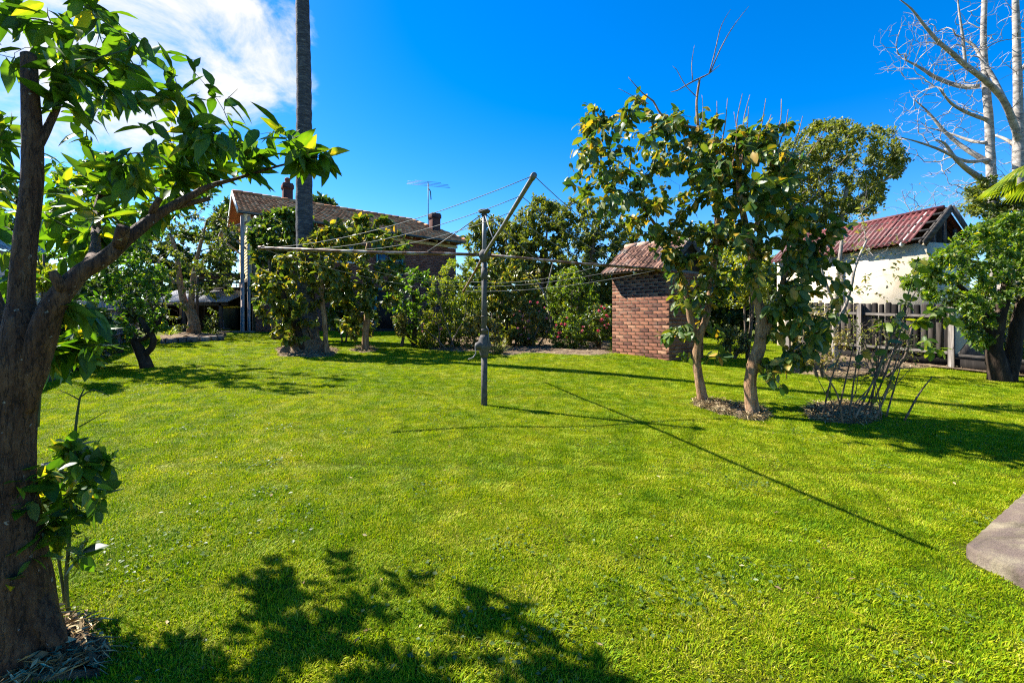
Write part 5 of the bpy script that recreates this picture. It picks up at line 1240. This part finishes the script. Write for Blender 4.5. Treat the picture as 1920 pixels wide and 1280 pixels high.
# ================================================================== STICK SHRUB AND RIGHT SIDE
b = gp(1602, 786); YC = b[1]
sticks = []
for (x0, y0, x1, y1, x2, y2) in [(1540, 792, 1556, 720, 1578, 655), (1566, 792, 1584, 720, 1602, 640), (1592, 790, 1600, 720, 1612, 650), (1600, 790, 1632, 725, 1668, 640), (1612, 790, 1640, 720, 1655, 600), (1622, 790, 1660, 700, 1700, 590), (1630, 790, 1650, 680, 1720, 540), (1640, 788, 1668, 720, 1690, 640), (1696, 788, 1722, 740, 1748, 706), (1660, 786, 1676, 730, 1688, 690), (1580, 792, 1570, 740, 1540, 690)]:
    sticks.append((P_(YC + rs.uniform(-.3, .3), (x0, y0), (x1, y1), (x2, y2)), [.012, .0095, .005]))
for _ in range(8):
    x0 = rs.uniform(1535, 1660); x2 = x0 + rs.uniform(-50, 90); y2 = rs.uniform(600, 720)
    sticks.append((P_(YC + rs.uniform(-.4, .5), (x0, 789), (x0 + rs.normal() * 6, 760), ((x0 * .6 + x2 * .4) + rs.normal() * 5, 789 * .5 + y2 * .5), (x2, y2)), [.007, .006, .005, .0025]))
tree('stick_shrub', 'clump of nearly bare upright sticks with few large leaves on the right lawn', 'shrub', sticks,
     [([(1640, 600), (1700, 560), (1720, 620), (1660, 680), (1600, 690)], 60, YC, .5), ([(1530, 690), (1640, 640), (1680, 740), (1560, 740)], 40, YC, .4)],
     'persimmon', bark='root', twig='twig', L=.13, Wr=.6, n_leaf=26, tpl='round', step=.1, tip=.0025, tint=(.5, .2), seed=87, stems=True, base=b, trunk_sides=7, rough=.05, leaf_parts=26)
tree('large_leaved_shrub', 'leaning stem carrying large light green leaves in front of the paling fence', 'shrub',
     [(P_(7.4, (1634, 742), (1650, 690), (1672, 630), (1700, 560), (1720, 490)), [.016, .014, .012, .01, .006]), (P_(7.4, (1672, 630), (1720, 600), (1770, 570)), [.008, .007, .004]), (P_(7.4, (1655, 680), (1700, 650), (1745, 655)), [.008, .006, .004])],
     [([(1690, 520), (1740, 480), (1770, 490), (1740, 540)], 9, 7.4, .35), ([(1700, 545), (1760, 540), (1815, 560), (1800, 590), (1730, 610)], 14, 7.4, .35), ([(1700, 640), (1750, 625), (1795, 645), (1770, 665), (1720, 665)], 9, 7.4, .3), ([(1630, 590), (1680, 580), (1690, 630), (1650, 640)], 7, 7.4, .3)],
     'bright', bark='twig_green', twig='twig_green', L=.17, Wr=.55, n_leaf=150, tpl='round', step=.08, tip=.0025, tint=(.55, .2), seed=88, stems=True, trunk_sides=7, rough=.0, leaf_parts=130, droop=.5)
b = gp(1568, 694); YD = b[1]
tree('pale_stemmed_shrub', 'pale trunked open shrub with thin yellowing leaves in front of the shed', 'tree',
     [(P_(YD, (1570, 698), (1564, 640), (1568, 580), (1572, 510), (1580, 440)), [.07, .055, .05, .045, .03]), (P_(YD, (1566, 620), (1590, 560), (1604, 500), (1625, 450)), [.04, .035, .03, .02]), (P_(YD, (1568, 580), (1545, 520), (1530, 460)), [.035, .03, .02])],
     [([(1480, 430), (1540, 395), (1600, 420), (1640, 470), (1630, 560), (1580, 600), (1520, 600), (1480, 540)], 120, YD, .9), ([(1590, 380), (1650, 360), (1690, 440), (1720, 560), (1640, 580)], 34, YD, .8), ([(1545, 270), (1620, 280), (1640, 400), (1560, 420)], 14, YD + .6, .5)],
     'pale', bark='bark_grey', twig='bark_grey', L=.1, Wr=.5, n_leaf=620, tpl='mid', step=.14, tip=.0032, tint=(.5, .25), seed=89, yellow=.12, base=b)
bush('russet_shrub', 'brown leaved dying shrub against the left part of the paling fence', 'shrub', [(1480, 600), (1530, 570), (1570, 600), (1600, 640), (1580, 690), (1500, 690)], 9.6, .6, 'pale', 60, 500, .09, seed=90, tint=(.9, .15), yellow=.4, base_px=(1540, 694))
bush('twiggy_shrub', 'tangle of grey bare twigs in front of the paling fence', 'shrub', [(1580, 600), (1680, 590), (1740, 610), (1730, 680), (1600, 690)], 9.8, .6, 'pale', 170, 260, .07, seed=91, tint=(.6, .2), base_px=(1650, 694), twig='twig', tip=.0035, stems=7)
b = gp(1882, 714); YE = b[1]
tree('dense_citrus_tree', 'dense bright green citrus tree on dark twin trunks at the right edge', 'tree',
     [(P_(YE, (1876, 720), (1870, 690), (1864, 650), (1872, 600), (1884, 560), (1890, 510)), [.2, .16, .13, .12, .1, .07]), (P_(YE, (1890, 716), (1898, 670), (1908, 610), (1925, 550), (1950, 500)), [.15, .13, .12, .1, .07]), (P_(YE, (1866, 640), (1845, 590), (1815, 550), (1780, 520)), [.08, .07, .05, .03])],
     [([(1688, 530), (1712, 490), (1760, 470), (1790, 440), (1840, 416), (1890, 396), (1960, 388), (2030, 420), (2060, 500), (1990, 560), (1920, 555), (1880, 570), (1840, 600), (1790, 580), (1740, 560)], 700, YE, 1.5), ([(1800, 560), (1860, 580), (1868, 640), (1830, 660), (1800, 620)], 40, YE, .6)],
     'citrus', bark='bark_dark', twig='bark_dark', L=.1, Wr=.48, n_leaf=27000, tpl='lo', step=.16, tip=.0035, tint=(.74, .2), seed=93, yellow=.07, trunk_sides=14, base=b)
bush('shrub', 'dark green shrubs seen beyond the fence end under the right citrus tree', 'shrub', [(1795, 560), (1860, 560), (1960, 580), (1970, 680), (1880, 690), (1800, 660)], 14.5, 1.0, 'camellia', 110, 3600, .11, seed=94, tint=(.45, .2), base_px=(1880, 690))

# ================================================================== BACKGROUND TREES
def fartree(name, label, poly, Yc, th, leaf, n_t, n_leaf, L, trunk, seed, tint=(.5, .2), tip=.012, bark='bark_grey', extra=(), yellow=.05, wr=.55, **k):
    t0 = at(*trunk[0], Yc); t0[2] = float(g(t0[0], t0[1])); pts = np.vstack([t0[None], P_(Yc, *trunk)])
    Rr = np.linspace(.02 * Yc * .7, .005 * Yc, len(pts)) * k.pop('tr', .7)
    return tree(name, label, 'tree', [(pts, Rr)] + [(P_(Yc, *e), [.12, .08, .04][:len(e)]) for e in extra], [(poly, n_t, Yc, th)], leaf, bark=bark, twig=bark, L=L, Wr=wr, n_leaf=n_leaf, dens=2.0, reach=L * 5, tpl='lo', step=.35, tip=tip, tint=tint, seed=seed, yellow=yellow, jit=.08, base=t0, droop=.1, **k)
fartree('feathery_tree', 'tall rounded fine leaved olive tree against the sky left of the red shed roof', [(1425, 330), (1480, 258), (1538, 222), (1590, 226), (1640, 236), (1682, 250), (1690, 285), (1706, 312), (1668, 345), (1640, 400), (1600, 415), (1550, 425), (1490, 440), (1440, 420)], 22, 2.2, 'olive', 520, 15000, .165, [(1560, 470), (1575, 420), (1590, 340)], 101, (.8, .2), extra=[((1580, 400), (1640, 350), (1700, 315)), ((1570, 430), (1530, 340), (1500, 290))], yellow=.05)
fartree('dark_tree', 'dark evergreen tree in the distance left of the house roof', [(395, 420), (415, 375), (445, 372), (452, 420), (448, 470), (400, 480)], 30, 1.5, 'dark', 90, 3600, .3, [(425, 500), (424, 430)], 102, tip=.02)
fartree('dark_tree', 'rounded dark treetop showing over the roof ridge beside the palm', [(572, 392), (582, 372), (602, 366), (622, 378), (640, 398), (600, 420)], 40, 2.0, 'dark', 60, 2400, .4, [(604, 420), (604, 395)], 103, tip=.025)
fartree('broad_tree', 'mid green garden trees beyond the lean to shed at left', [(120, 470), (200, 440), (290, 430), (400, 440), (440, 480), (430, 560), (300, 560), (150, 560)], 27, 2.0, 'dark', 200, 7500, .3, [(300, 560), (300, 500)], 104, tip=.02, tint=(.55, .2))
fartree('olive_tree', 'olive green bushy tree behind the shed gable at right', [(1795, 400), (1815, 345), (1850, 330), (1900, 350), (1960, 350), (1980, 450), (1900, 470), (1810, 450)], 24, 1.6, 'olive', 170, 5200, .22, [(1880, 470), (1880, 400)], 105, (.7, .2))
fartree('bare_tree', 'low bare twiggy tree behind the red shed roof', [(1640, 420), (1660, 370), (1700, 340), (1760, 350), (1810, 340), (1860, 380), (1840, 440), (1700, 440)], 26, 1.8, 'pale', 170, 60, .15, [(1720, 470), (1725, 420)], 106, bark='bark_grey', tip=.012)
fartree('broad_tree', 'distant green trees closing the gap behind the outhouse', [(1180, 470), (1260, 430), (1350, 420), (1440, 440), (1500, 480), (1500, 600), (1350, 620), (1200, 600)], 25, 2.0, 'olive', 170, 6500, .28, [(1340, 600), (1340, 520)], 107, (.5, .2), tip=.02)
fartree('broad_tree', 'distant dark trees behind the hedge in the middle', [(860, 520), (960, 470), (1060, 480), (1160, 460), (1200, 560), (1150, 620), (900, 620), (850, 580)], 30, 1.5, 'dark', 150, 6000, .35, [(1020, 600), (1020, 540)], 108, (.4, .2), tip=.02)
fartree('broad_tree', 'distant dark trees between the shed and the stick shrub', [(1420, 500), (1520, 470), (1640, 470), (1660, 600), (1500, 640), (1420, 600)], 20, 1.5, 'dark', 130, 5000, .24, [(1540, 620), (1540, 560)], 109, (.4, .2), tip=.015)
fartree('broad_tree', 'distant trees at the far right beyond the citrus tree', [(1850, 470), (1950, 420), (2100, 420), (2150, 600), (2000, 680), (1850, 640)], 26, 1.5, 'dark', 130, 4500, .3, [(2000, 640), (2000, 560)], 110, (.5, .2), tip=.02)
fartree('broad_tree', 'distant trees beyond the left boundary at the picture edge', [(-150, 400), (-40, 330), (60, 360), (110, 430), (100, 560), (-100, 600)], 24, 1.8, 'dark', 130, 4500, .28, [(-20, 600), (-20, 500)], 111, (.55, .2), tip=.02)
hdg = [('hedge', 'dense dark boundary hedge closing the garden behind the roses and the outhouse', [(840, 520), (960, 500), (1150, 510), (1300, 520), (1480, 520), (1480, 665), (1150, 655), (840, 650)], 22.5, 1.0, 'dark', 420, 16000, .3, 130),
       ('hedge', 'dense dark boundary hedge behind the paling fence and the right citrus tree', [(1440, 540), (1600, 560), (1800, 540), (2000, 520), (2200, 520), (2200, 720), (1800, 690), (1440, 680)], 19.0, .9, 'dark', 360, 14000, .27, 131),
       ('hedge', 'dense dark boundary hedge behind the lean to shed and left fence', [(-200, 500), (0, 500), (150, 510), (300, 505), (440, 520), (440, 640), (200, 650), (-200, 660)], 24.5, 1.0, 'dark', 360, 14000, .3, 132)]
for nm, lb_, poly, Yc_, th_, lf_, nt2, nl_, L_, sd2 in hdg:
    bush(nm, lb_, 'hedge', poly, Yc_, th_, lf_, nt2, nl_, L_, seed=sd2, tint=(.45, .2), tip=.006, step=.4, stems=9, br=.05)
# tall bare trees at right
Yw = 25.0
def bare(name, label, trunk, tr, limbs, crowns, seed):
    t0 = at(*trunk[0], Yw); t0[2] = float(g(t0[0], t0[1]))
    tr_ = [(np.vstack([t0[None], P_(Yw, *trunk)]), [tr[0] * 1.15] + tr)]
    for pts, r_ in limbs: tr_.append((np.array([at(p[0], p[1], Yw + (p[2] if len(p) > 2 else 0)) for p in pts]), r_))
    return tree(name, label, 'tree', tr_, crowns, 'pale', bark='bark_white', twig='bark_white', L=.1, n_leaf=0, step=.3, tip=.0125, power=2.6, seed=seed, base=t0, trunk_sides=12, rough=.04, wob=.07, bend=.3, sides=4)
Rr = lambda *p: list(p)
bare('bare_tree', 'tall bare tree with slim white trunk left of its thicker neighbour', [(1866, 440), (1860, 360), (1855, 240), (1848, 150), (1844, 80), (1846, 0), (1850, -120)], [.26, .22, .19, .165, .14, .115, .06],
     [([(1857, 350), (1838, 335, -.5), (1812, 316, -1), (1790, 296, -1.4), (1772, 270, -1.6), (1755, 262, -1.8)], [.17, .15, .12, .09, .06, .03]), ([(1854, 305), (1820, 285, .4), (1795, 268, .8), (1765, 240, 1.0), (1740, 210, 1.2), (1712, 185, 1.3)], [.14, .12, .1, .08, .05, .02]),
      ([(1853, 300), (1810, 302, -1), (1760, 280, -1.8), (1720, 266, -2.2), (1690, 258, -2.4)], [.1, .08, .06, .04, .02]), ([(1850, 225), (1815, 212, -.8), (1785, 195, -1.4), (1762, 168, -1.8)], [.1, .08, .06, .03]),
      ([(1836, 162), (1800, 162, .6), (1765, 150, 1.0), (1745, 140, 1.1), (1720, 124, 1.3), (1692, 110, 1.5)], [.12, .11, .1, .09, .06, .03]), ([(1848, 268), (1820, 264, .8), (1780, 250, 1.6), (1735, 238, 2)], [.09, .08, .05, .02])],
     [([(1640, 60), (1700, 20), (1780, 60), (1800, 140), (1700, 160), (1640, 140)], 160, Yw, 2.2), ([(1660, 180), (1760, 150), (1840, 120), (1850, 260), (1760, 310), (1680, 300)], 330, Yw, 2.4), ([(1760, -100), (1900, -150), (1880, 100), (1780, 120)], 170, Yw, 2.0), ([(1720, 320), (1850, 290), (1860, 400), (1780, 420)], 150, Yw, 1.6)], 121)
bare('bare_tree', 'tall bare tree with thicker white trunk and long dark limb at the right edge', [(1915, 450), (1912, 380), (1910, 290), (1909, 200), (1907, 110), (1904, 0), (1900, -130)], [.32, .28, .25, .21, .17, .14, .08],
     [([(1912, 270), (1898, 225, -.4), (1880, 186, -.8), (1852, 155, -1.2), (1812, 124, -1.6), (1785, 100, -1.9), (1760, 79, -2.1), (1735, 50, -2.3), (1709, 17, -2.5), (1688, 0, -2.6)], [.17, .16, .145, .13, .115, .1, .085, .065, .04, .02]),
      ([(1882, 186, -.8), (1862, 145, -.4), (1840, 110, 0), (1826, 86, .3), (1808, 76, .5)], [.11, .1, .08, .06, .03]), ([(1810, 122, -1.6), (1805, 70, -1.6), (1798, 20, -1.6), (1794, -20, -1.6)], [.07, .06, .04, .02]), ([(1910, 275), (1878, 258, .8), (1850, 250, 1.4)], [.1, .07, .03]),
      ([(1908, 140), (1930, 110, .8), (1960, 60, 1)], [.1, .07, .03])],
     [([(1690, 20), (1760, 40), (1850, 60), (1870, 170), (1790, 170), (1720, 100)], 240, Yw - 1, 2), ([(1850, -120), (2000, -140), (2060, 60), (2000, 220), (1920, 240), (1870, 100)], 300, Yw, 2.4), ([(1850, 220), (1960, 240), (1970, 400), (1860, 420)], 160, Yw, 2)], 123)
# palm at the right edge, mostly outside the picture
pp = at(2010, 420, 8.6); gpz = float(g(pp[0], pp[1])); pt = np.array([pp[0], pp[1], 3.75])
fp = thing('fan_palm', (pp[0], pp[1], gpz), 'palm at the right edge of which only yellow green frond tips show', 'palm')
mb = MB(); tube(mb, resample([[pp[0], pp[1], gpz - .1], [pp[0] + .05, pp[1], 2.0], pt], .15), .13, 12, rough=.05); mb.build('trunk', M['bark_dark'], fp, True)
for k in range(11):
    mb = MB(); az = math.pi + (k - 5) * .57; el = .35 + .5 * rng.random(); o_ = pt; d = np.array([math.cos(az), math.sin(az), 0]); hubp = pt + d * .75 + up * (.15 + .35 * math.sin(el))
    tube(mb, [pt, (pt + hubp) / 2 + up * .08, hubp], [.02, .014, .01], 6, t=.3)
    a = np.linspace(-1.25, 1.25, 22); sd_ = np.cross(d, up); D = unit(d[None] * np.cos(a)[:, None] + sd_[None] * np.sin(a)[:, None] - up * .28)
    add_leaves(mb, 'strap', np.repeat(hubp[None], 22, 0), D, np.repeat(up[None], 22, 0), .62 * (1 - .18 * np.abs(a)), .06, np.clip(rng.normal(.72, .12, 22), 0, 1), .35, .25); mb.build('frond', M['bright'], fp, True)
# ================================================================== LITTER, GRASS
def litter(name, polys, n, seed, size=(.02, .055), wid=(.15, .6), lift=.09, mat='litter'):
    r = np.random.default_rng(seed); mb = MB()
    for Q, k in zip(polys, n):
        lo, hi = Q.min(0), Q.max(0); P = r.uniform(lo, hi, (k * 4, 2)); P = P[inpoly(Q, P[:, 0], P[:, 1])][:k]; k = len(P)
        P3 = np.column_stack([P, g(P[:, 0], P[:, 1]) + r.uniform(.03, lift, k)]); a = r.uniform(0, 6.28, k)
        D = np.stack([np.cos(a), np.sin(a), r.normal(size=k) * .25], -1); L = r.uniform(size[0], size[1], k)
        add_leaves(mb, 'lo', P3, D, unit(r.normal(size=(k, 3)) * .5 + [0, 0, 1]), L, L * r.uniform(wid[0], wid[1], k), r.random(k), .2, .2)
    return tag(mb.build(name, M[mat], smooth=False), kind='stuff')
litter('leaf_litter', BEDS, [2600, 700, 1800, 3000, 500, 900, 900, 500, 150], 5)
litter('dry_grass_litter', BEDS, [4000, 1000, 1200, 7000, 3800, 3600, 2600, 1500, 600], 6, (.03, .12), (.03, .08), .06, 'straw')
fl = gp(1592, 1170)
for (px, py, lab, s_) in ((1592, 1168, 'yellow fallen leaf on the grass near the concrete slab', .06), (1252, 928, 'pale yellow fallen leaf on the open lawn right of centre', .07), (1335, 786, 'dark fallen leaf on the grass in front of the two trunks', .09)):
    p = gp(px, py); mb = MB(); add_leaves(mb, 'round', np.array([p + up * .05]), np.array([[.8, -.5, .1]]), np.array([[.1, .3, 1.]]), s_, s_ * .6, .95 if 'yellow' in lab else .3, .2, .2)
    tag(mb.build('fallen_leaf', M['bright'], loc=p, smooth=True), lab, 'leaf')

r = np.random.default_rng(55)
# flat broad-leaved weeds in patches, and stray dry bits across the lawn
mb = MB()
for k in range(90):
    y = r.uniform(1.2, 9); c = np.array([r.uniform(-.85, 1.0) * y, y]); nl = int(r.uniform(25, 90)); P = c + r.normal(size=(nl, 2)) * r.uniform(.06, .22)
    a = r.uniform(0, 6.28, nl); D = np.stack([np.cos(a), np.sin(a), r.uniform(.0, .5, nl)], -1); L_ = r.uniform(.012, .03, nl)
    add_leaves(mb, 'lo', np.column_stack([P, g(P[:, 0], P[:, 1]) + r.uniform(.008, .026, nl)]), D, unit(r.normal(size=(nl, 3)) * .3 + [0, 0, 1]), L_, L_ * r.uniform(.5, .9, nl), np.clip(r.normal(.4, .15, nl), 0, .8), .2, .2)
tag(mb.build('lawn_weeds', M['bright']), kind='stuff')
mb = MB(); nl = 420; y = r.uniform(1.1, 13, nl); P = np.column_stack([r.uniform(-1, 1.05, nl) * y, y]); a = r.uniform(0, 6.28, nl); L_ = r.uniform(.012, .04, nl)
add_leaves(mb, 'lo', np.column_stack([P, g(P[:, 0], P[:, 1]) + r.uniform(.012, .03, nl)]), np.stack([np.cos(a), np.sin(a), r.normal(size=nl) * .15], -1), unit(r.normal(size=(nl, 3)) * .3 + [0, 0, 1]), L_, L_ * r.uniform(.08, .5, nl), r.random(nl), .2, .2)
tag(mb.build('dry_leaf_bits', M['litter']), kind='stuff')

r = np.random.default_rng(99)
mb = MB(); NV = 8; cid = []
for c in range(NV):
    nb = 380; a = r.uniform(0, 6.28, nb); rad = .17 * np.sqrt(r.random(nb)); bx = rad * np.cos(a + 1); by = rad * np.sin(a + 1)
    L = r.uniform(.011, .028, nb); w = r.uniform(.0026, .0052, nb); th = r.uniform(.2, 1.5, nb)       # lean from vertical
    dx, dy = np.cos(a), np.sin(a); sx, sy = -np.sin(a), np.cos(a)
    V = []
    for (u, ww, bend) in ((0, 1, 0), (.5, .9, .5), (1, .0, 1.0)):
        th_ = th * (.45 + .55 * bend); X_ = bx + dx * L * u * np.sin(th_); Y_ = by + dy * L * u * np.sin(th_); Z_ = L * u * np.cos(th_ * .9) - .004
        if ww > 0: V += [np.stack([X_ - sx * w * ww / 2, Y_ - sy * w * ww / 2, Z_], -1), np.stack([X_ + sx * w * ww / 2, Y_ + sy * w * ww / 2, Z_], -1)]
        else: V += [np.stack([X_, Y_, Z_], -1)]
    V = np.stack(V, 1).reshape(-1, 3); ii = np.arange(nb)[:, None] * 5
    t_ = np.repeat(np.clip(r.normal(.5, .34, nb) + (th > 1.15) * .25, 0, 1.3), 5)
    mb.add(V, ii + np.array([[0, 1, 3, 2]]), t_); mb.F.append((ii + np.array([[2, 3, 4]])) + (mb.n - len(V))); mb.M.append(np.zeros(nb, int))
    cid.append(np.full(len(V), c))
ncl = mb.n
# positions
pts = []; scl = []
def zone(y0, y1, sp, s):
    ny_ = int((y1 - y0) / (sp * .87)); P = []
    for k in range(ny_):
        w_ = 1.13 * y1 + 1.0; nx_ = int(2 * w_ / sp)
        P.append(np.column_stack([-w_ + (np.arange(nx_) + .5 * (k % 2)) * sp, np.full(nx_, y0 + (k + .5) * sp * .87)]))
    P = np.vstack(P); P = P + r.normal(size=P.shape) * sp * .3
    k = np.abs(P[:, 0]) < 1.13 * P[:, 1] + .9; P = P[k]; return P, np.full(len(P), s)
for z in ((.7, 4, .10, 1.0), (4, 7, .115, 1.05), (7, 11, .145, 1.2), (11, 22, .2, 1.5)):
    p, s = zone(*z); pts.append(p); scl.append(s)
pts = np.vstack(pts); scl = np.concatenate(scl) * r.uniform(.8, 1.15, len(pts))
ok = np.ones(len(pts), bool)
for k, Q in enumerate(BEDS):
    ins = inpoly(Q, pts[:, 0], pts[:, 1]); keepp = .0 if k in (0, 1, 2) else (.35 if k == 3 else .45)
    ok &= ~ins | (r.random(len(pts)) < keepp)
ok &= ~inpoly(np.vstack([SLAB, SLAB[-1] + e1 * 5, SLAB[0] + e1 * 5]), pts[:, 0], pts[:, 1])
def inrect(o, u, v, L, W_): 
    q = pts - o[:2]; a = q @ u[:2]; b_ = q @ v[:2]; return (a > 0) & (a < L) & (b_ > 0) & (b_ < W_)
ok &= ~inrect(A, u_, v_, wl, dep); ok &= ~inrect(hp(-.2, .3, 0), d_, q_, LH, 5); ok &= ~inrect(R0, wd_, wv, Ls_, 2)
ok &= pts[:, 0] > np.interp(pts[:, 1], [6.2, 17], [-7.6, -13.4]) * (pts[:, 1] > 5) - 99 * (pts[:, 1] <= 5)
pts = pts[ok]; scl = scl[ok]; n = len(pts)
mb.add(np.column_stack([pts, g(pts[:, 0], pts[:, 1])]), np.zeros((0, 4), int), 0)
me = mb.mesh('grass', M['grass'], False)
def setattr_(nm, ty, val):
    a = me.attributes.new(nm, ty, 'POINT'); a.data.foreach_set('vector' if ty == 'FLOAT_VECTOR' else 'value', np.asarray(val).astype(np.int32 if ty == 'INT' else np.float32).ravel())
setattr_('spot', 'FLOAT', np.concatenate([np.zeros(ncl), np.ones(n)]))
setattr_('clump', 'INT', np.concatenate([np.concatenate(cid), np.zeros(n)]))
setattr_('pick', 'INT', np.concatenate([np.zeros(ncl), r.integers(0, NV, n)]))
e_ = .06; gx = (g(pts[:, 0] + e_, pts[:, 1]) - g(pts[:, 0] - e_, pts[:, 1])) / (2 * e_) + r.normal(size=n) * .03; gy = (g(pts[:, 0], pts[:, 1] + e_) - g(pts[:, 0], pts[:, 1] - e_)) / (2 * e_) + r.normal(size=n) * .03
zz = unit(np.column_stack([-gx, -gy, np.ones(n)])); yw = r.uniform(0, 6.28, n); x0_ = np.column_stack([np.cos(yw), np.sin(yw), np.zeros(n)]); yy_ = unit(np.cross(zz, x0_)); xx_ = np.cross(yy_, zz)
setattr_('turn', 'FLOAT_VECTOR', np.vstack([np.zeros((ncl, 3)), np.column_stack([np.arctan2(yy_[:, 2], zz[:, 2]), -np.arcsin(xx_[:, 2]), np.arctan2(xx_[:, 1], xx_[:, 0])])]))
setattr_('size', 'FLOAT_VECTOR', np.vstack([np.ones((ncl, 3)), np.column_stack([scl, scl, scl * r.uniform(.75, 1.15, n)])]))
gr = bpy.data.objects.new('grass', me); COL.objects.link(gr); gr['kind'] = 'stuff'
ng = bpy.data.node_groups.new('grass_scatter', 'GeometryNodeTree')
ng.interface.new_socket('Geometry', in_out='INPUT', socket_type='NodeSocketGeometry'); ng.interface.new_socket('Geometry', in_out='OUTPUT', socket_type='NodeSocketGeometry')
def gn(t, **k):
    n_ = ng.nodes.new(t)
    for a, v in k.items(): setattr(n_, a, v)
    return n_
def na(name, ty):
    n_ = gn('GeometryNodeInputNamedAttribute', data_type=ty); n_.inputs[0].default_value = name
    return next(o for o in n_.outputs if o.enabled and o.name == 'Attribute')
gi = gn('NodeGroupInput'); go = gn('NodeGroupOutput')
cmp_ = gn('FunctionNodeCompare', data_type='FLOAT', operation='GREATER_THAN'); ng.links.new(na('spot', 'FLOAT'), cmp_.inputs[0]); cmp_.inputs[1].default_value = .5
sp = gn('GeometryNodeSeparateGeometry', domain='POINT'); ng.links.new(gi.outputs[0], sp.inputs[0]); ng.links.new(cmp_.outputs[0], sp.inputs[1])
si = gn('GeometryNodeSplitToInstances', domain='POINT'); ng.links.new(sp.outputs[1], si.inputs[0])
gid = next(s for s in si.inputs if s.name == 'Group ID'); ng.links.new(na('clump', 'INT'), gid)
ip = gn('GeometryNodeInstanceOnPoints'); ng.links.new(sp.outputs[0], ip.inputs['Points']); ng.links.new(si.outputs[0], ip.inputs['Instance'])
ip.inputs['Pick Instance'].default_value = True; ng.links.new(na('pick', 'INT'), ip.inputs['Instance Index'])
er = gn('FunctionNodeEulerToRotation'); ng.links.new(na('turn', 'FLOAT_VECTOR'), er.inputs[0]); ng.links.new(er.outputs[0], ip.inputs['Rotation'])
ng.links.new(na('size', 'FLOAT_VECTOR'), ip.inputs['Scale'])
ng.links.new(ip.outputs[0], go.inputs[0])
md = gr.modifiers.new('scatter', 'NODES'); md.node_group = ng
print('grass clumps', n, 'meshes', len(bpy.data.objects))
